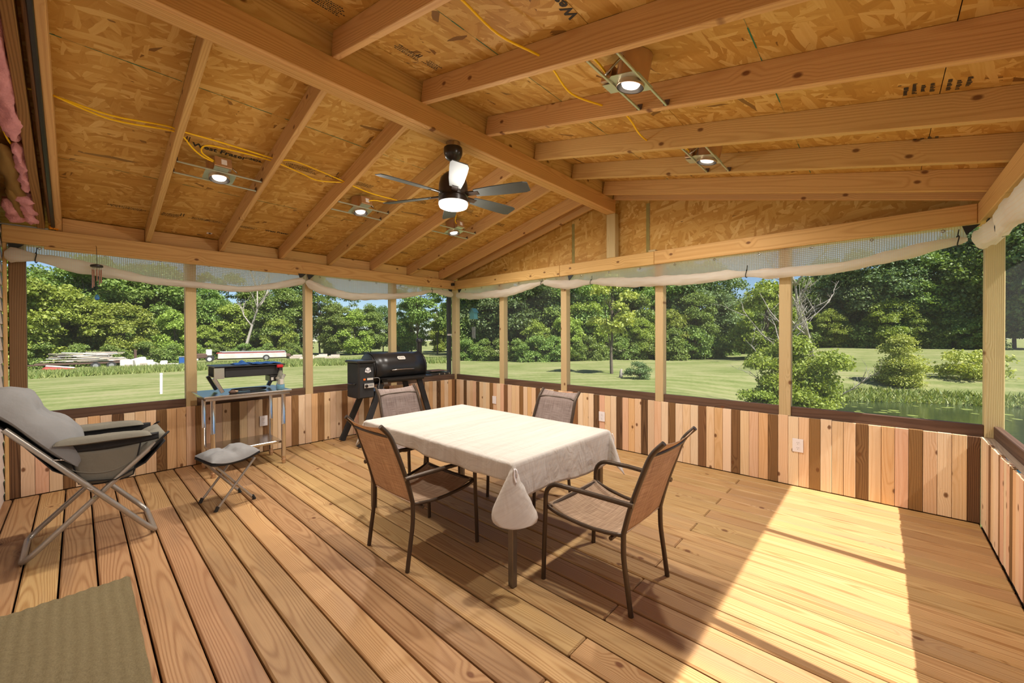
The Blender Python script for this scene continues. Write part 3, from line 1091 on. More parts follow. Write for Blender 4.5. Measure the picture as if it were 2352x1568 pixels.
# ---- trees
def leaf_mesh(name, centers, radii, nleaf, size, material, seed, flat=.35, outw=.6):
    g = np.random.default_rng(seed)
    centers = np.array(centers); radii = np.array(radii)
    wgt = radii ** 2 / (radii ** 2).sum()
    idx = g.choice(len(centers), nleaf, p=wgt)
    d = g.normal(size=(nleaf, 3)); d /= np.linalg.norm(d, axis=1)[:, None]
    d[:, 2] = np.where(d[:, 2] < -.3, -d[:, 2] * .5, d[:, 2])
    rad = radii[idx] * g.uniform(.55, 1.18, nleaf)
    pos = centers[idx] + d * rad[:, None] * np.array([1, 1, .85])
    nrm = d * outw + np.array([0, 0, flat]) + g.normal(size=(nleaf, 3)) * .75
    nrm /= np.linalg.norm(nrm, axis=1)[:, None]
    t = np.cross(nrm, g.normal(size=(nleaf, 3))); t /= np.linalg.norm(t, axis=1)[:, None]
    bt = np.cross(nrm, t)
    s = size * g.uniform(.6, 1.35, nleaf)[:, None]
    V = np.stack([pos - t * s * .6, pos - bt * s * .36 + nrm * s * .06, pos + t * s * .6 - nrm * s * .1, pos + bt * s * .36 + nrm * s * .06], 1).reshape(-1, 3)
    me = bpy.data.meshes.new(name)
    me.vertices.add(len(V)); me.vertices.foreach_set('co', V.ravel())
    me.loops.add(nleaf * 4); me.loops.foreach_set('vertex_index', np.arange(nleaf * 4, dtype=np.int32))
    me.polygons.add(nleaf); me.polygons.foreach_set('loop_start', np.arange(0, nleaf * 4, 4, dtype=np.int32))
    me.update(calc_edges=True)
    me.materials.append(material)
    return me

def tree_proto(name, seed, hgt, rx, nclus, nleaf, size, material, base=.22, trunk=.16, taper=1.0, cone=0.0, label=None, group=None, cat='tree'):
    g = random.Random(seed)
    cs, rs = [], []
    zc, hz = hgt * (1 + base) / 2, hgt * (1 - base) / 2
    for i in range(nclus):
        a = g.uniform(0, 2 * PI)
        u = g.uniform(-1, 1)
        q = (1 - u * u) ** .5 * (g.random() ** .35)
        w_ = 1.0 - cone * (u + 1) / 2
        r = rx * g.uniform(.24, .40) * (1 - .25 * (u + 1) / 2)
        cs.append((math.cos(a) * q * rx * .80 * w_, math.sin(a) * q * rx * .80 * w_, zc + u * hz * .86))
        rs.append(r)
    cs.append((0, 0, hgt - rx * .2)); rs.append(rx * .3)
    root = empty(name)
    me = leaf_mesh(name + '_crown', cs, rs, nleaf, size, material, seed)
    crown = bpy.data.objects.new('crown', me)
    COL.objects.link(crown); crown.parent = root
    crown['kind'] = 'stuff'
    b = MB()
    top = hgt * .72
    path = [(0, 0, -.3), (g.uniform(-.1, .1), g.uniform(-.1, .1), top * .3), (g.uniform(-.3, .3), g.uniform(-.3, .3), top * .65), (g.uniform(-.4, .4), g.uniform(-.4, .4), top)]
    pp = smooth_path(path, 3)
    b.tube(pp, [trunk * (1 - .75 * i / (len(pp) - 1)) for i in range(len(pp))], 7)
    for i in range(9):
        j = g.randrange(3, len(pp) - 1)
        st = pp[j]
        c = Vector(cs[g.randrange(len(cs))])
        midp = st.lerp(c, .5) + Vector((0, 0, -.2))
        r0 = trunk * .4
        b.tube([st, midp, c], [r0, r0 * .6, r0 * .2], 5)
    t = b.build('trunk', M['bark'], root, smooth=True)
    tag(root, label, cat, group)
    return root

def place(root, p, s=1.0, rz=0.0, sz=None):
    root.location = p
    root.scale = (s, s, sz or s)
    root.rotation_euler = (0, 0, rz)
    return root

TR = {}
TL = {'mid': 'tall mid-green tree', 'dark': 'tall dark green tree', 'bright': 'lower bright green bushy tree', 'cool': 'tall broad blue-green tree', 'thin': 'slender airy tree with sky showing through'}
ZN = [(270, 'in the woods behind the lumber trailer'), (440, 'in the woods behind the white debris heap'), (670, 'in the woods behind the old truck'), (860, 'in the woods behind the steel table and grill'), (1050, 'in the woods seen over the grill chimney'),
      (1300, 'in the woods beyond the birdhouse chime'), (1520, 'in the woods behind the lone young tree'), (1720, 'in the woods beyond the mown swaths of lawn'), (1900, 'in the woods behind the bare dead tree'), (9999, 'across the field beyond the pond')]
def proto(kind, seed):
    if kind == 'mid':
        return tree_proto('woodland_tree', seed, 11.2, 4.2, 60, 27000, .25, LEAF[0], base=.04, label=TL[kind], group='mid-green trees in the woods')
    if kind == 'dark':
        return tree_proto('woodland_tree', seed, 11.8, 4.4, 64, 28000, .25, LEAF[1], base=.04, label=TL[kind], group='dark trees in the woods')
    if kind == 'bright':
        return tree_proto('woodland_tree', seed, 7.4, 3.3, 44, 18000, .22, LEAF[2], base=-.02, label=TL[kind], group='bright trees in the woods')
    if kind == 'cool':
        return tree_proto('woodland_tree', seed, 12.8, 4.9, 70, 30000, .27, LEAF[3], base=.04, label=TL[kind], group='blue-green trees in the woods')
    return tree_proto('woodland_tree', seed, 11, 3.0, 30, 6000, .22, LEAF[0], base=.3, trunk=.14, label=TL[kind], group='slender trees in the woods')
used = {}
def tree(kind, px, dist, s=1.0, sz=None):
    key = (kind, len(used.get(kind, [])) % 2)
    lst = used.setdefault(kind, [])
    if key not in TR:
        o = TR[key] = proto(kind, 100 + 17 * len(TR))
    else:
        o = copy_tree(TR[key])
    lst.append(o)
    g = random.Random(px * 7 + int(dist))
    place(o, spot(px, dist) - Vector((0, 0, .1)), s * g.uniform(.93, 1.07), g.uniform(0, 6.28), sz)
    z_ = next(t for lim, t in ZN if px < lim)
    o['label'] = TL[kind] + ' ' + z_
    o['group'] = 'woodland trees ' + z_
    return o
# left woods: (kind, photo column, distance, size)
for a in [('mid', -60, 58, 1.0), ('dark', 10, 68, .85), ('mid', 85, 60, .80), ('bright', 60, 52, .95), ('cool', 170, 66, .74), ('bright', 150, 54, 1.0), ('dark', 235, 62, .98), ('mid', 205, 57, .88), ('mid', 300, 60, .95),
          ('dark', 330, 66, .9), ('bright', 285, 53, .8), ('mid', 375, 60, .9), ('cool', 425, 66, .82), ('bright', 400, 55, .72), ('thin', 470, 68, 1.0), ('mid', 480, 64, .80), ('thin', 530, 66, 1.0), ('bright', 535, 62, .85), ('mid', 585, 66, .82),
          ('bright', 470, 58, .55), ('mid', 640, 60, .86), ('dark', 680, 64, .9), ('bright', 640, 58, .7), ('thin', 735, 62, 1.08), ('mid', 770, 60, .60), ('thin', 800, 66, .8), ('bright', 815, 60, .8), ('dark', 880, 66, .62), ('mid', 850, 62, .62),
          ('bright', 760, 62, .6), ('mid', 945, 58, .72), ('thin', 960, 54, 1.1), ('bright', 925, 62, .7), ('thin', 1005, 58, .9), ('bright', 1010, 64, .75), ('mid', 1030, 66, .62)]:
    tree(*a)
# woods beyond the gable end
for a in [('mid', 1075, 44, .85), ('thin', 1060, 52, 1.1), ('cool', 1130, 44, .84), ('mid', 1110, 56, .9), ('dark', 1195, 42, .85), ('mid', 1240, 44, .9), ('cool', 1265, 46, .85), ('bright', 1225, 39, .55), ('mid', 1335, 44, .92), ('bright', 1345, 42, .85), ('bright', 1300, 39, .6),
          ('dark', 1385, 50, .85), ('mid', 1440, 48, .92), ('bright', 1470, 44, .62), ('mid', 1500, 50, .92), ('cool', 1560, 52, .92), ('bright', 1545, 46, .7), ('cool', 1630, 54, .92), ('mid', 1600, 48, .66), ('dark', 1680, 62, .6), ('bright', 1690, 56, .8), ('mid', 1740, 62, .62),
          ('bright', 1760, 46, 1.05), ('dark', 1800, 74, .85), ('mid', 1850, 74, .95), ('cool', 1900, 76, 1.0), ('cool', 1975, 74, 1.1), ('mid', 1935, 80, 1.1), ('mid', 2035, 78, 1.08), ('cool', 2065, 74, 1.1), ('mid', 2110, 82, 1.1), ('mid', 2130, 74, 1.08), ('cool', 2190, 76, 1.08), ('mid', 2240, 74, 1.05),
          ('cool', 2280, 76, 1.3), ('mid', 2330, 74, 1.2), ('dark', 2390, 74, 1.2), ('bright', 2050, 70, .8), ('bright', 1905, 70, .7)]:
    tree(*a)

# undergrowth along the woods
ub = None
for i, (px, dist, s) in enumerate([(90, 50, .8), (180, 51, .75), (255, 50, .7), (330, 51, .8), (395, 52, .7), (445, 56, .7), (500, 56, .7), (560, 56, .7), (615, 56, .7), (670, 56, .7), (1070, 40, .8), (1110, 40, .8), (1150, 39, .8), (1190, 38, .8), (1230, 37, .9),
                                   (1270, 38, .9), (1310, 39, .9), (1350, 40, .9), (1390, 42, .9), (1430, 43, .9), (1470, 44, 1.0), (1510, 45, 1.0), (1545, 44, 1.2), (1590, 46, 1.3), (1635, 48, 1.0), (1670, 52, 1.0), (1715, 56, 1.0), (1860, 70, 1.3), (1925, 71, 1.4), (1990, 71, 1.4), (2060, 71, 1.4), (2120, 71, 1.4), (2190, 71, 1.4), (2250, 71, 1.4)]):
    if ub is None:
        ub = tree_proto('undergrowth_bush', 61, 2.6, 2.2, 22, 9000, .15, LEAF[0], base=-.15, trunk=.05, label='low leafy bush in the undergrowth at the foot of the woods', group='undergrowth along the woods', cat='bush')
        o = ub
    else:
        o = copy_tree(ub)
    place(o, spot(px, dist) - Vector((0, 0, .15)), s, i * 1.7)
    z_ = next(t for lim, t in ZN if px < lim)
    o['label'] = 'low leafy bush ' + z_.replace('in the woods', 'at the foot of the woods')
    o['group'] = 'undergrowth ' + z_

# single trees and bushes on the lawn
o = tree_proto('maple_sapling', 5, 5.9, 1.65, 22, 3600, .17, LEAF[4], base=.34, trunk=.11, label='young yellow-green tree with a bare grey trunk standing alone on the lawn', cat='tree')
place(o, spot(1405, 24.5), 1.0, .6)
o = tree_proto('round_bush', 8, 3.1, 2.05, 40, 26000, .10, LEAF[2], base=-.1, trunk=.07, label='big dense green bush at the near edge of the pond', cat='bush')
place(o, spot(1822, 16.2) - Vector((0, 0, .1)), .76, .4, .84)
o = tree_proto('willow_bush', 9, 3.3, 1.7, 70, 24000, .085, LEAF[4], base=-.1, trunk=.06, cone=.62, label='pale yellow-green cone-shaped bush on the far bank of the pond', cat='bush')
place(o, spot(2068, 29.3) - Vector((0, 0, .15)), .92, 1.0, .80)
o = tree_proto('low_bush', 10, 1.3, 2.0, 16, 3500, .13, LEAF[4], base=-.1, trunk=.04, label='low spreading yellow-green bush on the pond bank beside the corner post', cat='bush')
place(o, spot(2235, 32.5), 1.0, 1.0)
o = tree_proto('round_shrub', 12, .85, .8, 30, 6000, .06, LEAF[3], base=-.35, trunk=.03, label='small round grey-green shrub on the open lawn beside the lone young tree', cat='bush')
place(o, spot(1467, 22.0), 1.0, 1.0)
o = tree_proto('seedling', 13, .6, .8, 24, 4000, .06, LEAF[2], base=-.2, trunk=.02, label='small bright green weed clump on the lawn in front of the big bush', cat='bush')
place(o, spot(1745, 15.2), 1.0, 0)

def dead_tree(name, p, hgt, seed, label, r0=.12, spread=.6, lean=(0, 0), nb=11):
    g = random.Random(seed)
    b = MB()
    def limb(st, d, L, r, lev):
        pts = [st]
        n_ = 4
        for i in range(n_):
            d = (d + Vector((g.uniform(-.25, .25), g.uniform(-.25, .25), g.uniform(-.06, .14)))).normalized()
            pts.append(pts[-1] + d * L / n_)
        b.tube(pts, [r * (1 - .75 * i / n_) for i in range(n_ + 1)], 5)
        if lev < 3:
            for _ in range(3 if lev else nb):
                q = pts[g.randrange(1, n_ + 1)]
                dd = (d + Vector((g.uniform(-1, 1), g.uniform(-1, 1), g.uniform(-.2, .6))) * spread * 1.5).normalized()
                limb(q, dd, L * g.uniform(.32, .55), r * .45, lev + 1)
    limb(Vector((0, 0, -.2)), Vector((lean[0], lean[1], 1)).normalized(), hgt, r0, 0)
    o = b.build(name, M['deadwood'], smooth=True, loc=p)
    tag(o, label, 'tree')
    return o
dead_tree('dead_tree', spot(1868, 44), 9.5, 4, 'bare grey dead tree standing in front of the dark woods', .20, .7)
dead_tree('brush_snag', spot(1770, 18.5), 3.6, 9, 'tangle of bare grey branches sticking out of the big green bush', .06, .9, nb=16)
dead_tree('fallen_branch', spot(1900, 18.3) + Vector((0, 0, 1.0)), 1.5, 12, 'bare dry branch poking sideways out of the big green bush', .03, .6, lean=(2.2, .3), nb=6)
dead_tree('snag_tree', spot(547, 56), 8.5, 21, 'pale barkless snag leaning in the left woods behind the old truck', .22, .45, lean=(.25, .35), nb=6)

# tall uncut grass before the left woods and round the pond
g = np.random.default_rng(5)
def blades(name, pts, hgt, label):
    n = len(pts)
    P = np.array(pts)
    a = g.uniform(0, 2 * PI, n)
    w_ = .045 * g.uniform(.6, 1.4, n)
    h_ = hgt * g.uniform(.5, 1.2, n)
    dx, dy = np.cos(a) * w_, np.sin(a) * w_
    ln = g.normal(size=(n, 2)) * .12
    A = P + np.stack([-dx, -dy, np.zeros(n)], 1)
    B = P + np.stack([dx, dy, np.zeros(n)], 1)
    T = P + np.stack([ln[:, 0], ln[:, 1], h_], 1)
    V = np.stack([A, B, T], 1).reshape(-1, 3)
    me = bpy.data.meshes.new(name)
    me.vertices.add(n * 3); me.vertices.foreach_set('co', V.ravel())
    me.loops.add(n * 3); me.loops.foreach_set('vertex_index', np.arange(n * 3, dtype=np.int32))
    me.polygons.add(n); me.polygons.foreach_set('loop_start', np.arange(0, n * 3, 3, dtype=np.int32))
    me.update(calc_edges=True)
    me.materials.append(M['grassblade'])
    o = bpy.data.objects.new(name, me); COL.objects.link(o)
    tag(o, label, 'grass', None, 'stuff')
    return o
pts = []
for _ in range(26000):
    px = g.uniform(-100, 1030); dist = g.uniform(36, 43.5)
    p = spot(px, dist); pts.append((p.x, p.y, p.z - .02))
blades('tall_grass', pts, .38, 'strip of tall unmown grass between the mown lawn and the left woods')
pts = []
for _ in range(9000):
    a = g.uniform(-.15, PI + .15); q = g.uniform(1.03, 1.32)
    x, y = POND[0] + POND[2] * q * math.cos(a), POND[1] + POND[3] * q * math.sin(a)
    z = terrain(x, y)
    if z > ZW - .05: pts.append((x, y, z - .02))
blades('bank_grass', pts, .26, 'rough green grass fringing the banks of the pond')

# =================================================================== FURNITURE
# ---- patio chairs (local: faces +Y, rear feet at y = 0)
def patio_chair(label, loc, rz, back_mat, seat_mat):
    c = thing('patio_chair', label, 'chair', loc, rz, 'sling patio chairs round the covered table')
    R = .0125
    for s in (-1, 1):
        xr, xf, xt = s * .215, s * .255, s * .200
        rear = smooth_path([(xr, .0, 0), (xr, .018, .13), (xr, .036, .26), (xr * .99, .038, .375)], 5)
        MB().tube(rear, R, 10).build('leg', M['frame'], c, smooth=True, auto=50)
        up = smooth_path([(xr * .99, .038, .375), (xr * .98, .005, .50), (xr * .96, -.050, .66), (xt, -.092, .765), (xt, -.150, .832)], 5)
        MB().tube(up, R, 10).build('back_post', M['frame'], c, smooth=True, auto=50)
        front = [(xf, .485, 0), (xf, .478, .20), (xf, .470, .36), (xf, .468, .445)]
        MB().tube(front, R, 10).build('leg', M['frame'], c, smooth=True, auto=50)
        arm = [Vector((xf, .468, .445))] + [Vector((xf, .468 - .085 + .085 * math.cos(t), .445 + .085 * math.sin(t))) for t in [PI / 2 * i / 6 for i in range(1, 7)]]
        arm += [Vector((xf, .25, .533)), Vector((s * .243, .10, .530)), Vector((s * .228, -.018, .525))]
        MB().tube(arm, [R] * len(arm), 10).build('armrest', M['frame'], c, smooth=True, auto=50)
        rail = [(s * .213, .036, .365), (s * .225, .20, .352), (s * .243, .38, .372), (s * .250, .468, .400)]
        MB().tube(smooth_path(rail, 3), .010, 8).build('seat_rail', M['frame'], c, smooth=True)
    MB().tube([(-.25, .455, .395), (.25, .455, .395)], .010, 8).build('crossbar', M['frame'], c, smooth=True, auto=50)
    MB().tube([(-.225, .10, .335), (.225, .10, .335)], .010, 8).build('crossbar', M['frame'], c, smooth=True, auto=50)
    MB().tube(smooth_path([(-.20, -.092, .765), (-.1, -.118, .772), (.1, -.118, .772), (.20, -.092, .765)], 4), .009, 8).build('crossbar', M['frame'], c, smooth=True, auto=50)
    # slings
    ctrl = [(.040, .375), (.012, .47), (-.02, .57), (-.062, .68), (-.094, .765), (-.146, .826)]
    cp = smooth_path([(0, a, b) for a, b in ctrl], 4)
    def bf(u, v):
        t = v * (len(cp) - 1); i = min(int(t), len(cp) - 2); p = cp[i].lerp(cp[i + 1], t - i)
        wd = .212 - .016 * v
        sag = .022 * (1 - (2 * u - 1) ** 2) * (.35 + .65 * math.sin(PI * min(1, v * 1.02)))
        top = .016 * (1 - (2 * u - 1) ** 2) * v ** 6
        return (wd * (2 * u - 1), p.y - sag, p.z - top)
    grid_obj('back_sling', bf, 14, 22, back_mat, c, lambda u, v: (u * .42, v * .48), solid=.003)
    st = smooth_path([(0, .038, .366), (0, .14, .350), (0, .30, .352), (0, .42, .388), (0, .462, .408), (0, .478, .395)], 4)
    def sf(u, v):
        t = v * (len(st) - 1); i = min(int(t), len(st) - 2); p = st[i].lerp(st[i + 1], t - i)
        wd = .206 + .036 * v
        return (wd * (2 * u - 1), p.y, p.z - .016 * (1 - (2 * u - 1) ** 2) * math.sin(PI * v))
    grid_obj('seat_sling', sf, 14, 20, seat_mat, c, lambda u, v: (u * .44, v * .46), solid=.003)
    return c
patio_chair('brown sling chair at the long side of the table, its back to the olive rug', (3.02, 1.932, 0), 0.0, M['sling'], M['sling'])
patio_chair('brown sling chair at the table end, its back to the sunlit patch of floor', (4.312, 2.652, 0), PI / 2, M['sling'], M['sling'])
patio_chair('mauve-brown sling chair at the table side by the gable wall, mostly behind the cloth', (3.085, 3.43, 0), PI - .05, M['slingb'], M['slingb'])
patio_chair('mauve-brown sling chair at the table end in front of the pellet grill', (1.92, 2.745, 0), -PI / 2, M['slingb'], M['slingb'])

# ---- dining table and cloth
TX0, TX1, TY0, TY1, TZ = 2.27, 3.785, 2.20, 3.15, .662
t = thing('patio_table', 'rectangular metal patio table under the cream cloth', 'table', ((TX0 + TX1) / 2, (TY0 + TY1) / 2, 0))
hx, hy = (TX1 - TX0) / 2, (TY1 - TY0) / 2
MB().obox((0, 0, TZ - .014), (2 * hx - .02, 2 * hy - .02, .014), ch=.004).build('table_top', M['tabletop'], t)
for sx in (-1, 1):
    for sy in (-1, 1):
        b = MB()
        b.obox((sx * (hx - .035), sy * (hy - .035), (TZ - .02) / 2), (.036, .036, TZ - .02), ch=.004)
        b.build('leg', M['tleg'], t)
for sy in (-1, 1):
    MB().obox((0, sy * (hy - .035), TZ - .045), (2 * hx - .12, .022, .045), ch=.003).build('apron', M['frame'], t)
for sx in (-1, 1):
    MB().obox((sx * (hx - .035), 0, TZ - .045), (.022, 2 * hy - .12, .045), ch=.003).build('apron', M['frame'], t)

OX, OY = .215, .105
rc = random.Random(2)
def hashn(x, y):
    return math.sin(x * 7.1 + 1.3) * math.cos(y * 9.3 - .7) + .6 * math.sin(x * 15.7 - y * 11.9 + 2) + .4 * math.cos(x * 3.1 + y * 21.0)
def clothf(u, v):
    X = -hx - OX + u * 2 * (hx + OX)
    Y = -hy - OY + v * 2 * (hy + OY)
    ox, oy = max(0.0, abs(X) - hx), max(0.0, abs(Y) - hy)
    sx, sy = (1 if X > 0 else -1), (1 if Y > 0 else -1)
    cx, cy = max(-hx, min(hx, X)), max(-hy, min(hy, Y))
    if sx < 0:
        ox *= .45
    z = TZ + .0035
    wr = hashn(X * 1.1, Y * 1.1)
    if ox == 0 and oy == 0:
        e = min(hx - abs(X), hy - abs(Y))
        z += (.0030 * (wr + .9) + .0045 * max(0, .35 - abs(math.sin(X * 9.3 + 2.1 * math.sin(Y * 5.1)) )) + .004 * max(0, .3 - abs(math.sin(Y * 13.7 + 1.7 * math.sin(X * 6.3) + X * 4)))) * min(1, e / .05) - .004 * max(0, 1 - e / .02) ** 2
        return (cx, cy, max(z, TZ + .001))
    r = .012
    def roll(o):
        a = min(o / r, PI / 2)
        return r * math.sin(a), r * (1 - math.cos(a)) + max(0, o - r * PI / 2)
    if ox > 0 and oy > 0:
        ex = OX if sx > 0 else OX * .45
        ph = math.atan2(oy / OY, ox / ex)
        rho = math.hypot(oy / OY, ox / ex)
        side = ox * math.cos(ph) ** 2 + oy * math.sin(ph) ** 2
        tip = .30 if sx > 0 else .20
        hgt = (math.cos(2 * ph) ** 2) * math.hypot(ox, oy) + (1 - math.cos(2 * ph) ** 2) * tip * min(rho, 1.05 + .1 * rho) / 1.19
        out, dn = roll(hgt)
        lat = .50 * dn * math.sin(4 * ph)
        og = .30 * dn * math.sin(2 * ph) ** 2
        return (cx + sx * (out * .7 + .008 + .7 * og) + lat * .7 * sx, cy + sy * (out * .7 + .006 + .7 * og) - lat * .7 * sy, z - dn)
    if ox > 0:
        out, dn = roll(ox)
        n1 = math.sin(Y * 17 + .6) * .5 + math.sin(Y * 41) * .25
        f = dn / OX
        return (cx + sx * (out + .006 + f * (.006 + .008 * n1)), cy, z - dn * (1 + .10 * math.sin(Y * 6)))
    out, dn = roll(oy)
    n1 = math.sin(X * 12.5) * .5 + math.sin(X * 29 + 1) * .35
    f = dn / OY
    return (cx, cy + sy * (out + .006 + f * (.004 + .012 * n1)), z - dn * (1 + .10 * math.sin(X * 4 + .5) + .03 * math.sin(X * 17)))
cl = thing('tablecloth', 'cream striped cloth draped over the patio table with hanging corners', 'tablecloth', ((TX0 + TX1) / 2, (TY0 + TY1) / 2, 0))
grid_obj('cloth', clothf, 150, 110, M['cloth'], cl, lambda u, v: (u * 2, v * 1.2), solid=.0016)
# tie ring at the near corner, and the two white tie ends
b = MB(); b.tube([(hx + .03 + .012 * math.cos(a), -hy - .012, TZ - .045 + .022 * math.sin(a)) for a in [2 * PI * i / 14 for i in range(14)]], .0035, 6, closed=True)
b.build('tie_ring', M['white'], cl, smooth=True)
MB().tube(smooth_path([(hx + .028, -hy - .018, TZ - .02), (hx + .036, -hy - .026, TZ - .06), (hx + .045, -hy - .024, TZ - .085)], 4), .004, 6).build('tie_cord', M['white'], cl, smooth=True)
MB().tube(smooth_path([(hx + .035, hy + .012, TZ - .02), (hx + .045, hy + .02, TZ - .06), (hx + .04, hy + .02, TZ - .10)], 4), .004, 6).build('tie_cord', M['white'], cl, smooth=True)

# ---- rug
rg = thing('area_rug', 'ribbed olive-beige rug lying on the deck by the house wall', 'rug', (2.155, HW + .012, 0))
RL, RWd = 1.75, .887 - HW - .012
def rugf(u, v):
    x, y = u * RL, v * RWd
    e = min(x, RL - x, y, RWd - y)
    z = .004 + .011 * min(1, e / .012)
    rib = .0022 * math.sin(y * 2 * PI / .042 + .5 * math.sin(x * 9)) + .0011 * math.sin(x * 61 + y * 47) + .0009 * math.sin(x * 131 - y * 89)
    return (x + .001 * math.sin(y * 40), y + .001 * math.sin(x * 31), z + (rib if e > .006 else 0))
grid_obj('pile', rugf, 260, 100, M['rug'], rg)
b = MB(); b.box((0, 0, .0005), (RL, RWd, .004)); b.build('backing', M['kraft'], rg)

# ---- folding lounge chair (X frame in the yz plane)
lc = thing('lounge_chair', 'grey suede folding lounge chair with side pocket and bent tube frame', 'chair', (1.355, .76, 0))
LX = .252
def rel(x, y, z): return Vector((x - 1.355, y - .76, z))
RT = .0155
# frame A: floor loop at y=1.045, rises to the back top; frame B: floor loop at y=.475 rises to the front of the seat
for (yf, ya, za, nm) in ((1.045, .425, .80, 'back_frame'), (.478, 1.055, .60, 'seat_frame')):
    ins = 0.0 if nm == 'back_frame' else -.026
    xx = LX + ins
    d = Vector((0, ya - yf, za - RT)).normalized()
    pts = []
    pts.append(rel(1.355 + xx, ya, za))
    pts.append(rel(1.355 + xx, yf, RT) + d * .09)
    for i in range(1, 6):
        a = PI / 2 * i / 5
        pts.append(rel(1.355 + xx - .045 * (1 - math.cos(a)), yf, RT) + d * (.09 - .09 * math.sin(a)))
    for i in range(5):
        a = PI / 2 * (5 - i) / 5
        pts.append(rel(1.355 - xx + .045 * (1 - math.cos(a)), yf, RT) + d * (.09 - .09 * math.sin(a)))
    pts.append(rel(1.355 - xx, yf, RT) + d * .09)
    pts.append(rel(1.355 - xx, ya, za))
    MB().tube(pts, RT, 12).build(nm, M['tube'], lc, smooth=True, auto=60)
for s in (-1, 1):
    MB().lathe([(.008, -.004), (.008, .004)], rel(1.355 + s * (LX + .013), .765, .325), 10, rot=rotm('Y', 90)).build('rivet', M['chrome'], lc, smooth=True, auto=40)
def pillow(name, pts, thick, mt, parent, halfw, nu=30, nv=34, tuft=0.0, edge=.25, wid=None):
    """padded panel following a profile in the yz plane; thick along profile normal"""
    cp = smooth_path([Vector((0, a, b)) for a, b in pts], 6)
    n = len(cp)
    def prof(v):
        t = v * (n - 1); i = min(int(t), n - 2)
        p = cp[i].lerp(cp[i + 1], t - i)
        tg = (cp[min(i + 1, n - 1)] - cp[max(i - 1, 0)]).normalized()
        return p, Vector((0, -tg.z, tg.y))
    vs, fs = [], []
    for sgn in (1, -1):
        for j in range(nv + 1):
            for i in range(nu + 1):
                u, v = i / nu, j / nv
                p, nn = prof(v)
                a = 1 - abs(2 * u - 1) ** 3.0
                bb = 1 - abs(2 * v - 1) ** 3.0
                h = thick * (max(0, a * bb)) ** .5
                if tuft:
                    cu = abs(math.sin(PI * 2 * (u))) ; cv = abs(math.sin(PI * tuft * v))
                    h *= .55 + .45 * (max(cu, .25) * max(cv, .25)) ** .6
                h *= 1 + .05 * math.sin(u * 23 + v * 9) * math.sin(v * 17 - u * 5) - .16 * math.exp(-((abs(u - .5) - .25) ** 2 + (v - .55) ** 2) / .006)
                k = .25 if sgn < 0 else 1.0
                hw = halfw if wid is None else halfw * wid(v)
                q = p + nn * (h * k * sgn)
                vs.append((hw * (2 * u - 1), q.y, q.z))
    off = (nu + 1) * (nv + 1)
    for j in range(nv):
        for i in range(nu):
            a = j * (nu + 1) + i
            fs.append((a, a + 1, a + nu + 2, a + nu + 1))
            fs.append((off + a, off + a + nu + 1, off + a + nu + 2, off + a + 1))
    b = MB(); b.add(vs, fs)
    o = b.build(name, mt, parent, smooth=True)
    return o
yz = lambda y, z: (y - .76, z)
back = pillow('back_cushion', [yz(.70, .53), yz(.62, .62), yz(.53, .735), yz(.445, .845), yz(.39, .895), yz(.345, .885)], -.15, M['suede'], lc, .27, tuft=2.0)
seat = pillow('seat_cushion', [yz(.60, .56), yz(.72, .48), yz(.86, .465), yz(1.00, .55), yz(1.105, .655)], .075, M['suedek'], lc, .225, tuft=3.0)
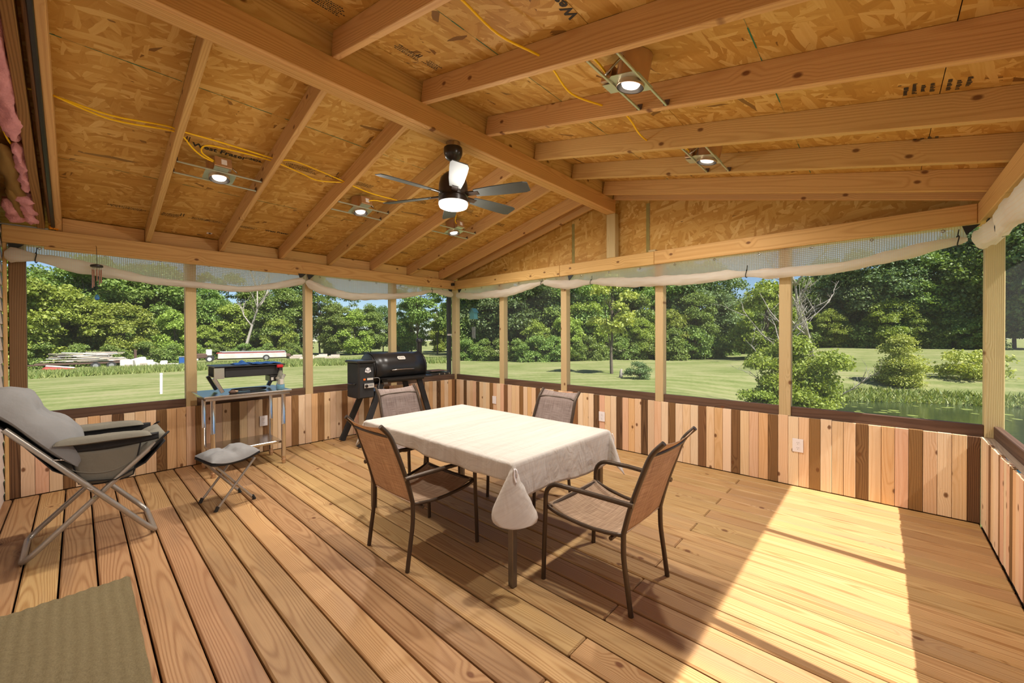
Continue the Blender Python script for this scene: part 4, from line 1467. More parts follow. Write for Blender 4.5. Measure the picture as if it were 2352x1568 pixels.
# black nylon shell behind the back and under the seat
def shell(u, v):
    cp = [(.355, .875), (.42, .79), (.50, .66), (.60, .50), (.72, .405), (.86, .385), (1.00, .47), (1.10, .61)]
    t = v * (len(cp) - 1); i = min(int(t), len(cp) - 2); f = t - i
    y_, z_ = cp[i][0] * (1 - f) + cp[i + 1][0] * f, cp[i][1] * (1 - f) + cp[i + 1][1] * f
    s = 2 * u - 1
    return (.25 * s, y_ - .76, z_ + .03 * s * s * math.sin(PI * v))
grid_obj('shell', shell, 10, 21, M['blacknyl'], lc, solid=.006)
for s in (-1, 1):
    # padded arm roll and hanging side pocket
    arm = pillow('arm_pad', [yz(.60, .675), yz(.72, .668), yz(.88, .668), yz(1.03, .665)], .036, M['suedek'], lc, .05, nu=10, nv=20)
    for v in arm.data.vertices: v.co.x += s * .235
    hem = MB().tube(smooth_path([(s * .222, .57 - .76, .69), (s * .262, .70 - .76, .665), (s * .262, .88 - .76, .66), (s * .235, 1.06 - .76, .662)], 4), .008, 6).build('arm_piping', M['blacknyl'], arm, smooth=True)
    def pk(u, v, s=s):
        y_ = .668 + u * .31
        top = .615 - .012 * math.sin(PI * u)
        bot = .395 + .02 * abs(2 * u - 1) ** 3
        ins = .035 * v * (2 * u - 1)
        return (s * (.224 - .012 * v), y_ - ins - .76, top * (1 - v) + bot * v)
    pck = grid_obj('side_pocket', pk, 12, 10, M['suedek'], lc, solid=.008)
    pts = [pk(0, j / 8) for j in range(9)] + [pk(i / 10, 1) for i in range(1, 11)] + [pk(1, 1 - j / 8) for j in range(1, 9)]
    MB().tube(pts, .006, 6).build('pocket_piping', M['blacknyl'], pck, smooth=True)
    def sd(u, v, s=s):
        y_ = .58 + u * .49
        return (s * (.222 + .006 * math.sin(PI * u)), y_ - .76, .67 * (1 - v) + v * (.605 + .02 * (2 * u - 1) ** 2))
    grid_obj('side_panel', sd, 10, 4, M['blacknyl'], lc, solid=.005)
    cr = [(s * .24, 1.03 - .76, .56), (s * .255, 1.09 - .76, .64), (s * .235, 1.12 - .76, .665)]
    MB().tube(smooth_path(cr, 3), .007, 6).build('front_piping', M['blacknyl'], lc, smooth=True)
    MB().tube([(s * .262, .60 - .76, .595), (s * .268, .645 - .76, .585)], .004, 6).build('strap_hook', M['chrome'], lc, smooth=True)
    MB().tube([(s * .262, .735 - .76, .395), (s * .266, .76 - .76, .375), (s * .262, .765 - .76, .36)], .004, 6).build('strap_hook', M['chrome'], lc, smooth=True)
MB().tube(smooth_path([(-.262, .345 - .76, .86), (-.1, .335 - .76, .848), (.1, .335 - .76, .848), (.262, .345 - .76, .86)], 4), .008, 6).build('back_piping', M['blacknyl'], back, smooth=True)

# ---- folding footstool
fs_ = thing('footstool', 'small folding footstool with tufted grey cushion on crossed tube legs', 'stool', (1.345, 1.505, 0), .16)
for s in (-1, 1):
    MB().tube([(s * .145, -.135, 0.006), (s * .145, .13, .335)], .0095, 8).build('leg', M['tube'], fs_, smooth=True, auto=50)
    MB().tube([(s * .125, .135, 0.006), (s * .125, -.13, .335)], .0095, 8).build('leg', M['tube'], fs_, smooth=True, auto=50)
    for (x_, y_) in ((s * .145, -.135), (s * .125, .135)):
        MB().tube([(x_, y_ * 1.02, 0.0), (x_, y_ * .90, .035)], .0125, 8).build('foot_cap', M['blackmat'], fs_, smooth=True, auto=50)
    MB().lathe([(.006, -.004), (.006, .004)], (s * .156, 0, .168), 8, rot=rotm('Y', 90)).build('rivet', M['chrome'], fs_, smooth=True)
MB().tube([(-.15, .13, .335), (.15, .13, .335)], .009, 8).build('top_bar', M['tube'], fs_, smooth=True)
MB().tube([(-.15, -.13, .335), (.15, -.13, .335)], .009, 8).build('top_bar', M['tube'], fs_, smooth=True)
cu = pillow('cushion', [(-.165, .375), (-.08, .352), (0, .350), (.08, .362), (.165, .395)], .085, M['suede'], fs_, .165, tuft=2.0)
def under(u, v):
    return (.162 * (2 * u - 1), .165 * (2 * v - 1), .342 + .028 * abs(2 * v - 1) ** 2 + .012 * (2 * v - 1))
grid_obj('seat_fabric', under, 8, 8, M['blacknyl'], fs_, solid=.016)

# ---- stainless prep table
sx0, sx1, sy0, sy1, sz = .055, .650, 1.475, 2.215, .760
st = thing('steel_table', 'stainless steel work table with tubular legs and lower shelf under the griddle', 'table', ((sx0 + sx1) / 2, (sy0 + sy1) / 2, 0))
ax, ay = (sx1 - sx0) / 2, (sy1 - sy0) / 2
b = MB()
b.obox((0, 0, sz - .009), (2 * ax, 2 * ay, .018), ch=.005)
b.build('table_top', M['steel'], st)
MB().obox((0, 0, sz - .032), (2 * ax - .03, 2 * ay - .03, .026), ch=.004).build('top_rim', M['steel'], st)
MB().obox((.0, 0, .215), (.42, .60, .028), ch=.006).build('lower_shelf', M['steel'], st)
for ix in (-1, 1):
    for iy in (-1, 1):
        lx, ly = .406 - (sx0 + sx1) / 2 + ix * .202, iy * .297
        l = MB().lathe([(.0205, .075), (.0205, .40), (.0215, .402), (.0215, .412), (.0205, .414), (.0205, sz - .045)], (lx, ly, 0), 16).build('leg', M['chrome'], st, smooth=True, auto=30)
        MB().lathe([(.014, 0), (.018, .006), (.018, .03), (.022, .032), (.022, .045), (.0185, .047), (.0185, .078)], (lx, ly, 0), 16).build('foot', M['copper'], l, smooth=True, auto=30)

# ---- tabletop griddle
gd = thing('tabletop_griddle', 'black tabletop gas griddle with steel corner standing on the steel table', 'griddle', (.40, 1.87, sz), -.02)
b = MB()
prof = [(-.20, .155), (.20, .155), (.20, .25), (-.20, .25)]
b.obox((0, .03, .205), (.36, .50, .095), ch=.006)
b.build('body', M['blackmat'], gd)
MB().obox((.0, .0, .262), (.40, .60, .012), ch=.004).build('griddle_plate', M['black'], gd)
b = MB(); b.box((-.18, -.29, .155), (-.16, -.225, .25)); b.box((.16, -.29, .155), (.18, -.225, .25)); b.box((-.16, -.29, .155), (.16, -.225, .162))
b.build('grease_tray', M['steel'], gd)
MB().box((.165, -.30, .150), (.184, -.222, .252)).build('corner_plate', M['steel'], gd)
for ix in (-1, 1):
    for iy in (-1, 1):
        rm = rotm('X', 26 * (1 if iy < 0 else -1))
        MB().obox((ix * .15, iy * .235 + (-.03 if iy < 0 else .03), .087), (.045, .03, .155), rm, ch=.003).build('leg', M['steel'] if ix > 0 else M['black'], gd)
cb = MB().obox((.10, .215, .123), (.16, .11, .065), ch=.006).build('control_box', M['black'], gd)
MB().lathe([(.020, 0), (.020, .012), (.015, .022)], (.18, .225, .125), 16, rot=rotm('Y', 90)).build('knob', M['nickel'], cb, smooth=True, auto=30)
MB().obox((.182, .182, .118), (.002, .022, .03)).build('label_sticker', M['sticker'], cb)
def rag(u, v):
    x, y = -.10 + .17 * u, -.12 + .13 * v
    return (x, y, .272 + .014 * abs(math.sin(u * 7 + v * 3)) * math.sin(PI * v) * math.sin(PI * u) + .016 * math.sin(PI * u) * math.sin(PI * v) * (1 + math.cos(v * 9)))
rg2 = grid_obj('blue_rag', rag, 16, 14, M['bluerag'], None, loc=(.40, 1.87, sz), solid=.004)
tag(rg2, 'crumpled blue rag lying on top of the black griddle', 'rag')
def mat_(u, v):
    return (-.14 + .28 * u, .02 + .26 * v, .277 + .003 * math.sin(u * 25) + .003 * math.sin(v * 19))
rg3 = grid_obj('blue_cloth', mat_, 16, 14, M['bluerag'], None, loc=(.40, 1.87, sz), solid=.003)
tag(rg3, 'flat blue cloth spread over the far half of the griddle plate', 'cloth')
# gas hose with regulator
hs = thing('gas_hose', 'coiled black gas hose with brass regulator lying on the steel table', 'hose', (.44, 1.85, sz + .002))
pts = []
for i in range(60):
    a = i / 60 * 2 * PI * 2.2
    pts.append((.06 * math.cos(a) + .02, .15 * math.sin(a) + .02 + .01 * i / 60, .010 + .008 * i / 30))
pts += [(.08, -.11, .02), (.10, -.13, .018)]
MB().tube(pts, .0075, 8).build('hose', M['cord'], hs, smooth=True)
MB().lathe([(.026, 0), (.032, .008), (.032, .018), (.020, .028), (.010, .034)], (.115, -.135, .0), 16).build('regulator', M['rust'], hs, smooth=True, auto=40)
MB().tube([(.115, -.135, .02), (.135, -.095, .018)], .010, 10).build('brass_nut', M['copper'], hs, smooth=True, auto=40)

# ---- spray bottle
sb = thing('spray_bottle', 'clear spray bottle with red trigger and a little blue liquid', 'bottle', (.612, 2.115, sz))
MB().lathe([(.036, .0), (.040, .006), (.040, .09), (.036, .12), (.022, .165), (.015, .19), (.014, .205)], (0, 0, 0), 18).build('bottle', M['bottle'], sb, smooth=True, auto=50)
MB().lathe([(.033, .004), (.0375, .008), (.0375, .058)], (0, 0, 0), 18).build('liquid', M['liquid'], sb, smooth=True, auto=50)
MB().lathe([(.0165, .203), (.0165, .222), (.010, .226)], (0, 0, 0), 14).build('collar', M['blackmat'], sb, smooth=True, auto=40)
hd = MB().obox((.0, -.004, .245), (.026, .058, .032), ch=.006).build('spray_head', M['red'], sb)
MB().obox((.0, -.032, .222), (.012, .008, .034), rotm('X', 20), ch=.003).build('trigger', M['blackmat'], hd)
MB().obox((.0, .0, .085), (.0812, .03, .05)).build('label_sticker', M['sticker'], sb)

# =================================================================== PELLET GRILL
gr = thing('pellet_grill', 'black barrel pellet grill with hopper, chimney and side burner by the corner', 'grill', (.45, 3.50, 0))
def g_(x, y, z): return (x - .45, y - 3.50, z)
# barrel: body, lid, end plates
BC, BR = (.45, .895), .195
b = MB()
n_ = 28
def ring(y_, r_): return [g_(BC[0] + r_ * math.cos(2 * PI * k / n_), y_, BC[1] + r_ * 1.0 * math.sin(2 * PI * k / n_)) for k in range(n_)]
rr_ = [ring(3.135, BR - .02), ring(3.14, BR), ring(3.90, BR), ring(3.905, BR - .02)]
vs = [p for q in rr_ for p in q]
fs2 = [(i * n_ + k, i * n_ + (k + 1) % n_, (i + 1) * n_ + (k + 1) % n_, (i + 1) * n_ + k) for i in range(3) for k in range(n_)] + [tuple(range(n_)), tuple(3 * n_ + k for k in range(n_))]
b.add(vs, fs2)
b.build('barrel', M['black'], gr, smooth=True, auto=35)
# lid: raised partial shell
def lidf(u, v):
    a = math.radians(-28 + u * 150)
    r_ = BR + .006
    y_ = 3.165 + v * .71
    return g_(BC[0] + r_ * math.cos(a), y_, BC[1] + r_ * math.sin(a))
ld = grid_obj('lid', lidf, 26, 4, M['black'], gr, solid=.006)
for y_ in (3.165, 3.875):
    MB().tube([g_(BC[0] + (BR + .008) * math.cos(math.radians(-28 + 150 * i / 20)), y_, BC[1] + (BR + .008) * math.sin(math.radians(-28 + 150 * i / 20))) for i in range(21)], .005, 6).build('lid_rim', M['black'], ld, smooth=True)
a0 = math.radians(-2)
hp = Vector((BC[0] + (BR + .045) * math.cos(a0), 0, BC[1] + (BR + .045) * math.sin(a0)))
MB().tube(smooth_path([g_(hp.x - .045, 3.36, hp.z - .005), g_(hp.x, 3.375, hp.z), g_(hp.x + .008, 3.52, hp.z + .004), g_(hp.x, 3.665, hp.z), g_(hp.x - .045, 3.68, hp.z - .005)], 5), .009, 8).build('handle', M['nickel'], ld, smooth=True)
ab = math.radians(40)
pos = Vector(g_(BC[0] + (BR + .0135) * math.cos(ab), 3.53, BC[1] + (BR + .0135) * math.sin(ab)))
nrm = Vector((math.cos(ab), 0, math.sin(ab)))
bd = MB()
wB, hB = .055, .026
bd.prism([(-wB, -hB * .6, 0), (-wB * .8, -hB, 0), (wB * .8, -hB, 0), (wB, -hB * .6, 0), (wB, hB * .6, 0), (wB * .8, hB, 0), (-wB * .8, hB, 0), (-wB, hB * .6, 0)], (0, 0, 0), (0, 0, .004))
badge = bd.build('badge', M['sticker'], ld)
up_ = Vector((-math.sin(ab), 0, math.cos(ab)))
badge.matrix_basis = frame(pos, (0, 1, 0), up_)
text_obj('PIT BOSS', .020, M['ink'], badge, Matrix.Translation((0, -.007, .0045)), 'badge_text', align='CENTER')
# chimney
MB().tube([g_(.40, 3.945, .93), g_(.40, 3.95, 1.235)], .034, 18).build('chimney', M['black'], gr, smooth=True, auto=40)
MB().lathe([(.036, 0), (.050, .002), (.050, .030), (.044, .046), (.022, .056)], g_(.40, 3.95, 1.222), 18).build('chimney_cap', M['black'], gr, smooth=True, auto=40)
MB().tube([g_(.40, 3.89, .93), g_(.40, 3.945, .93)], .028, 14).build('chimney_elbow', M['black'], gr, smooth=True, auto=40)
# front shelf
fsb = MB()
fsb.prism([g_(.60, 3.19, .775), g_(.78, 3.23, .775), g_(.78, 3.90, .775), g_(.60, 3.93, .775)], (0, 0, 0), (0, 0, .018))
fsb.build('front_shelf', M['black'], gr)
MB().obox(g_(.62, 3.55, .755), (.05, .62, .035), ch=.004).build('shelf_bracket', M['black'], gr)
# hopper with lid
MB().obox(g_(.54, 3.015, .785), (.28, .205, .42), ch=.012).build('hopper', M['blackmat'], gr)
hl = MB().obox(g_(.545, 3.01, 1.008), (.325, .235, .030), ch=.008).build('hopper_lid', M['black'], gr)
MB().box(g_(.6785, 2.912, .58), g_(.682, 2.934, .99)).build('hopper_edge_strip', M['black'], gr)
HX = .6835
fr = lambda y_, z_, dx=0: frame(Vector(g_(HX + dx, y_, z_)), (0, 1, 0), (0, 0, 1))
# emblem: ring, flame-shaped pot and banner
em = MB()
em.tube([(.030 * math.cos(2 * PI * k / 24), .030 * math.sin(2 * PI * k / 24), 0) for k in range(24)], .0022, 4, closed=True)
em.tube([(.024 * math.cos(2 * PI * k / 24), .024 * math.sin(2 * PI * k / 24), 0) for k in range(24)], .0012, 4, closed=True)
em.prism([(-.040, -.020, 0), (.040, -.020, 0), (.034, -.012, 0), (.040, -.004, 0), (-.040, -.004, 0), (-.034, -.012, 0)], (0, 0, 0), (0, 0, .002))
em.prism([(-.013, .002, 0), (.013, .002, 0), (.016, .012, 0), (.006, .022, 0), (0, .036, 0), (-.008, .022, 0), (-.016, .012, 0)], (0, 0, 0), (0, 0, .002))
e_ = em.build('emblem', M['white'], gr, mtx=fr(3.035, .905)); e_['kind'] = 'stuff'
text_obj('PIT BOSS', .012, M['black'], e_, Matrix.Translation((0, -.0165, .0024)), 'emblem_text', align='CENTER')
MB().obox((0, 0, 0), (.075, .026, .002)).build('name_sticker', M['sticker'], gr, mtx=fr(3.062, .800))
ft = MB(); ft.prism([(-.012, -.012, 0), (.012, -.012, 0), (.014, .004, 0), (.008, .013, 0), (.003, .004, 0), (-.003, .015, 0), (-.008, .005, 0), (-.014, .010, 0)], (0, 0, 0), (0, 0, .002))
ft.build('flame_sticker', M['flame'], gr, mtx=fr(2.990, .800))
cpn = MB().obox((0, 0, 0), (.135, .066, .012), ch=.005).build('control_panel', M['black'], gr, mtx=fr(3.045, .722, .004))
MB().obox((0, 0, .0065), (.120, .050, .002)).build('panel_plate', M['sticker'], cpn)
MB().lathe([(.019, 0), (.018, .014), (.014, .018)], (-.036, 0, .007), 18).build('dial', M['black'], cpn, smooth=True, auto=40)
MB().obox((.022, .004, .0078), (.05, .022, .002)).build('display', M['grey'], cpn)
MB().tube(smooth_path([g_(HX, 3.10, .808), g_(HX + .025, 3.15, .81), g_(HX + .02, 3.175, .78), g_(HX + .012, 3.165, .70), g_(HX + .01, 3.175, .66)], 5), .003, 6).build('probe_cable', M['grey'], gr, smooth=True)
MB().tube(smooth_path([g_(.47, 2.912, .745), g_(.49, 2.885, .745), g_(.60, 2.885, .745), g_(.62, 2.912, .745)], 4), .009, 8).build('side_handle', M['black'], gr, smooth=True)
for y_ in (2.945, 3.085):
    MB().lathe([(.005, 0), (.005, .003)], Vector(g_(HX - .001, y_, .965)), 8, rot=rotm('Y', 90)).build('screw', M['slot'], gr)
# legs
def leg(top, bot, wid, mt):
    top, bot = Vector(top), Vector(bot)
    b = MB(); d = (bot - top); L = d.length; d.normalize()
    side = Vector((0, 1, 0)); side = (side - d * side.dot(d)).normalized(); nn = d.cross(side)
    R_ = Matrix((side, nn, d)).transposed()
    b.obox((top + bot) / 2, (wid, .028, L), R_, ch=.004)
    return b.build('leg', mt, gr)
for xx in (.62, .26):
    leg(g_(xx, 3.78, .77), g_(xx + (.05 if xx > .4 else -.05), 4.005, 0.008), .075, M['blackmat'])
    leg(g_(xx, 3.24, .72), g_(xx + (.05 if xx > .4 else -.05), 2.93, 0.008), .075, M['blackmat'])
MB().obox(g_(.44, 3.22, .60), (.30, .30, .07), ch=.01).build('auger_housing', M['black'], gr)
MB().obox(g_(.62, 3.30, .735), (.02, .06, .05), ch=.004).build('leg_bracket', M['grey'], gr)
# side burner on a folding shelf at the chimney end
sbn = MB().obox(g_(.52, 4.12, .785), (.30, .36, .035), ch=.006).build('side_shelf', M['black'], gr)
MB().obox(g_(.52, 4.13, .822), (.22, .28, .012), ch=.004).build('burner_grate', M['rust'], sbn)
for y_ in (4.08, 4.17, 4.25):
    MB().lathe([(.014, 0), (.012, .014)], Vector(g_(.671, y_, .786)), 12, rot=rotm('Y', 90)).build('burner_knob', M['nickel'], sbn, smooth=True, auto=40)

# =================================================================== CEILING FIXTURES
# ---- fan
FX, FY = 2.865, 2.568
fan = thing('ceiling_fan', 'black six-blade ceiling fan with round white light hanging from the ridge beam', 'ceiling fan', (FX, FY, 0))
MB().lathe([(.052, 2.715), (.052, 2.672)], (0, 0, 0), 24).build('mounting_box', M['nickel'], fan, smooth=True, auto=40)
MB().lathe([(.067, 2.675), (.069, 2.655), (.066, 2.630), (.052, 2.600), (.028, 2.585), (.018, 2.575)], (0, 0, 0), 28).build('canopy', M['bronze'], fan, smooth=True, auto=50)
MB().lathe([(.013, 2.58), (.013, 2.50)], (0, 0, 0), 14).build('downrod', M['bronze'], fan, smooth=True)
MB().lathe([(.020, 2.515), (.035, 2.505), (.060, 2.490), (.092, 2.455), (.104, 2.410), (.107, 2.350), (.107, 2.325), (.100, 2.320), (.100, 2.312), (.108, 2.308), (.108, 2.280)], (0, 0, 0), 32).build('motor_housing', M['bronze'], fan, smooth=True, auto=40)
MB().lathe([(.105, 2.282), (.107, 2.268), (.100, 2.248), (.080, 2.240), (.004, 2.237)], (0, 0, 0), 32).build('light_globe', M['globe'], fan, smooth=True, auto=60)
for k in range(6):
    a = math.radians(25 + 60 * k)
    bl = MB()
    tilt = math.radians(-14)
    def q(r_, w_, dz=0.0):
        return [(r_, -w_ * math.cos(tilt), -w_ * math.sin(tilt) + dz), (r_, w_ * math.cos(tilt), w_ * math.sin(tilt) + dz)]
    sec = [(.17, .040), (.30, .052), (.45, .058), (.54, .058), (.570, .046)]
    vs = []
    for (r_, w_) in sec:
        for dz in (-.003, .003):
            vs += q(r_, w_, dz)
    fs3 = []
    for i in range(len(sec) - 1):
        o_ = i * 4; n2 = o_ + 4
        fs3 += [(o_, o_ + 1, n2 + 1, n2), (o_ + 2, n2 + 2, n2 + 3, o_ + 3), (o_, n2, n2 + 2, o_ + 2), (o_ + 1, o_ + 3, n2 + 3, n2 + 1)]
    fs3 += [(0, 2, 3, 1), (16, 17, 19, 18)]
    bl.add(vs, fs3)
    bo = bl.build('blade', M['blade'], fan, loc=(0, 0, 2.335), rot=(0, 0, a))
    MB().obox((.135, 0, 0), (.13, .045, .012), rotm('X', -14), ch=.003).build('blade_arm', M['bronze'], bo)
pl = bpy.data.lights.new('fan_light', 'POINT')
pl.energy = FAN_W
pl.shadow_soft_size = .10
pl.color = (1.0, .94, .85)
po = bpy.data.objects.new('fan_light', pl)
COL.objects.link(po)
po.parent = fan
po.location = (0, 0, 2.20)

# ---- recessed cans hung between rafters
def recessed(label, x, y, side, half):
    Yd = Vector((1, 0, SL)) if side < 0 else Vector((-1, 0, SL))
    Xd = Vector((0, 1, 0)) if side < 0 else Vector((0, -1, 0))
    mt = frame(Vector((x, y, raf_z(x) + .012)), Xd, Yd)
    r = thing('recessed_light', label, 'light', group='recessed light cans between the rafters')
    r.matrix_basis = mt
    pb = MB()
    # plate with round opening
    N_ = 24
    ri = .068
    sq = []
    for k in range(N_):
        a = 2 * PI * k / N_
        c_, s_ = math.cos(a), math.sin(a)
        f = min(.098 / max(abs(c_), 1e-6), .080 / max(abs(s_), 1e-6))
        sq.append((c_ * f, s_ * f))
    vs = [(ri * math.cos(2 * PI * k / N_), ri * math.sin(2 * PI * k / N_), 0) for k in range(N_)] + [(a, b_, 0) for a, b_ in sq]
    vs += [(p_[0], p_[1], -.0025) for p_ in vs]
    fs4 = []
    for k in range(N_):
        k2 = (k + 1) % N_
        fs4 += [(k, k2, N_ + k2, N_ + k), (2 * N_ + k, 3 * N_ + k, 3 * N_ + k2, 2 * N_ + k2), (N_ + k, N_ + k2, 3 * N_ + k2, 3 * N_ + k), (k, 2 * N_ + k, 2 * N_ + k2, k2)]
    pb.add(vs, fs4)
    pb.build('mounting_plate', M['galv'], r)
    MB().lathe([(.066, .022), (.068, .020), (.068, -.002), (.080, -.003), (.080, -.126), (.060, -.128), (.002, -.128)], (0, 0, 0), 28, cap=False).build('can', M['copper'], r, smooth=True, auto=40)
    MB().lathe([(.064, .020), (.062, -.03), (.055, -.035), (.002, -.036)], (0, 0, 0), 24, cap=False).build('can_liner', M['canin'], r, smooth=True, auto=40)
    bl = MB().lathe([(.020, -.034), (.044, -.022), (.046, .004), (.040, .014), (.020, .019), (.001, .020)], (0, 0, 0), 24, cap=False).build('bulb', M['bulb'], r, smooth=True, auto=70)
    MB().obox((0, .118, -.045), (.11, .055, .08), ch=.004).build('junction_box', M['copper'], r)
    MB().obox((.005, .1465, -.045), (.035, .002, .04)).build('box_label', M['white'], r)
    MB().obox((-.01, .118, .0005), (.09, .05, .003)).build('box_bracket', M['galv'], r)
    for yy_ in (-.072, .084):
        hb = MB().obox((0, yy_, .004), (2 * half, .011, .011), ch=.002).build('hanger_bar', M['galv'], r)
        for s_ in (-1, 1):
            MB().obox((s_ * (half - .003), yy_, -.008), (.005, .03, .028), ch=.001).build('bar_end', M['rust'], hb)
    MB().tube(smooth_path([(.055, .10, -.05), (.085, .10, -.02), (.10, .07, -.03), (.09, .04, -.07), (.078, .02, -.09)], 4), .0065, 8).build('flex_conduit', M['nickel'], r, smooth=True)
    al = bpy.data.lights.new('can_light', 'AREA')
    al.shape = 'DISK'
    al.size = .10
    al.energy = CAN_W
    al.color = (1.0, .94, .85)
    al.spread = math.radians(170)
    ao = bpy.data.objects.new('can_light', al)
    COL.objects.link(ao)
    ao.parent = r
    ao.location = (0, 0, .028)
    ao.rotation_euler = (PI, 0, 0)
    return r
recessed('recessed light can with loops of yellow cable, above the lounge chair', 1.383, 1.4575, -1, .266)
recessed('recessed light can in the left slope between fan blade tips and the steel table', 1.375, 2.605, -1, .258)
recessed('recessed light can in the left slope closest to the gable wall', 1.400, 3.760, -1, .270)
recessed('big recessed light can on the sunny slope with silver conduit showing', 4.247, 2.574, 1, .272)
recessed('recessed light can on the sunny slope closest to the gable wall', 4.251, 3.750, 1, .268)

# ---- yellow cables
def cable(label, pts, r=.0055):
    o = MB().tube(smooth_path(pts, 5), r, 7).build('yellow_cable', M['yellow'], smooth=True)
    tag(o, label, 'cable')
    return o
def cz(x, up): return raf_z(x) + up
def cp_(x, y, up=.07): return (x, y, cz(x, up))
cable('yellow cable strung straight through the rafters of the left slope', [cp_(1.70, .50), cp_(1.705, .614), cp_(1.69, .85, .06), cp_(1.73, 1.10), cp_(1.72, 1.18), cp_(1.70, 1.40, .085), cp_(1.715, 1.69), cp_(1.72, 1.78), cp_(1.74, 1.90, .08), cp_(1.69, 2.25), cp_(1.66, 2.36), cp_(1.60, 2.60, .08), cp_(1.62, 2.88)])
cable('yellow cable dipping from a left rafter down to the first recessed light', [cp_(1.715, .62, .065), cp_(1.675, .85, .045), cp_(1.71, 1.12, .06), cp_(1.69, 1.19, .06), cp_(1.60, 1.26, .05), cp_(1.53, 1.33, .05), cp_(1.50, 1.40, .05)])
cable('yellow cable looping out of the first recessed light to the next left rafter', [cp_(1.505, 1.40, .055), cp_(1.56, 1.32, .06), cp_(1.63, 1.33, .075), cp_(1.65, 1.45, .08), cp_(1.68, 1.72, .07), cp_(1.66, 1.95, .05), cp_(1.63, 2.10, .045), cp_(1.66, 2.30, .07)])
cable('yellow cable from a left rafter to the recessed light behind the fan', [cp_(1.60, 2.88, .07), cp_(1.56, 2.80, .06), cp_(1.52, 2.68, .07), cp_(1.50, 2.60, .05), cp_(1.49, 2.56, .05)])
cable('yellow cable hanging down to the recessed light nearest the gable wall', [cp_(1.72, 3.50, .07), cp_(1.66, 3.58, .06), cp_(1.55, 3.66, .06), cp_(1.51, 3.72, .05)])
cable('yellow cable sagging between the rafters of the sunny slope', [cp_(3.89, 1.70), cp_(3.885, 1.80, .065), cp_(3.86, 2.03, .062), cp_(3.91, 2.24), cp_(3.92, 2.31), cp_(3.89, 2.42, .075), cp_(3.85, 2.64, .06), cp_(3.925, 2.85), cp_(3.95, 2.90), cp_(3.985, 3.05, .08), cp_(3.96, 3.28, .055), cp_(3.94, 3.45)])
cable('yellow cable dropping into the big recessed light can on the sunny slope', [cp_(4.12, 2.30, .08), cp_(4.13, 2.36, .085), cp_(4.14, 2.46, .07), cp_(4.145, 2.52, .05)])
cable('yellow cable above the recessed light near the gable on the sunny slope', [cp_(4.10, 3.48, .08), cp_(4.11, 3.58, .09), cp_(4.14, 3.68, .07), cp_(4.145, 3.72, .05)])

# ---- printing and chalk lines on the sheathing
def on_osb(x, y, side, lift=.0012):
    return Vector((x, y, raf_z(x) + OSB_UP - lift))
def stamp(body, x, y, side, size, turn=False):
    up = Vector((1, 0, SL)) if side < 0 else Vector((-1, 0, SL))
    rd = Vector((0, 1, 0)) if side < 0 else Vector((0, -1, 0))
    if turn:
        rd, up = -rd, -up
    return text_obj(body, size, M['ink'], ceiling, frame(on_osb(x, y, side), rd, up), 'sheet_stamp', bold=.025)
def dashes(x, y, side, length, rows, seed, pitch=.016, turn=False):
    """illegible small print: rows of broken strokes"""
    g_r = random.Random(seed)
    up = (Vector((1, 0, SL)) if side < 0 else Vector((-1, 0, SL))).normalized()
    b = MB()
    for r_ in range(rows):
        u = g_r.uniform(0, .03)
        while u < length * g_r.uniform(.75, 1.0):
            wd = g_r.uniform(.004, .013)
            h_ = pitch * g_r.uniform(.35, .6)
            p0 = on_osb(x, y + u, side) - up * (r_ * pitch)
            p1 = p0 + Vector((0, wd, 0))
            b.add([p0, p1, p1 - up * h_, p0 - up * h_], [(0, 1, 2, 3)])
            u += wd + g_r.uniform(.002, .006)
    o = b.build('fine_print', M['ink'], ceiling)
    o['kind'] = 'stuff'
    return o
stamp('West Fraser', 1.475, 1.275, -1, .066)
stamp('24/16', 1.500, 1.63, -1, .034)
stamp('West Fraser', .335, 2.06, -1, .045, False)
stamp('West Fraser', 4.19, 2.20, 1, .075, False)
dashes(1.52, 1.60, -1, .12, 2, 1)
dashes(1.60, 1.84, -1, .30, 4, 2)
dashes(1.60, 2.18, -1, .12, 3, 3)
dashes(.35, .88, -1, .26, 3, 4)
dashes(.36, 1.22, -1, .14, 4, 5)
dashes(.37, 1.42, -1, .30, 3, 6)
dashes(.36, 1.80, -1, .20, 3, 7)
dashes(.36, 2.38, -1, .20, 3, 8)
dashes(.40, 2.95, -1, .24, 4, 9)
dashes(.40, 3.55, -1, .26, 3, 10)
dashes(1.62, 2.40, -1, .26, 4, 11)
dashes(1.62, 3.00, -1, .26, 4, 12)
dashes(1.70, 3.60, -1, .26, 4, 13)
dashes(1.62, 4.20, -1, .26, 4, 14)
dashes(.42, 4.20, -1, .24, 2, 15)
dashes(3.10, 1.45, 1, .20, 6, 16, .018)
dashes(3.12, 1.92, 1, .18, 4, 17, .018)
dashes(3.14, 2.10, 1, .12, 4, 18, .018)
dashes(3.15, 2.62, 1, .10, 1, 19)
dashes(5.24, 3.30, 1, .12, 4, 20, .03)
dashes(5.38, 3.30, 1, .12, 3, 21, .03)
dashes(5.30, 3.98, 1, .12, 4, 22, .03)
dashes(3.12, 4.10, 1, .22, 3, 23)
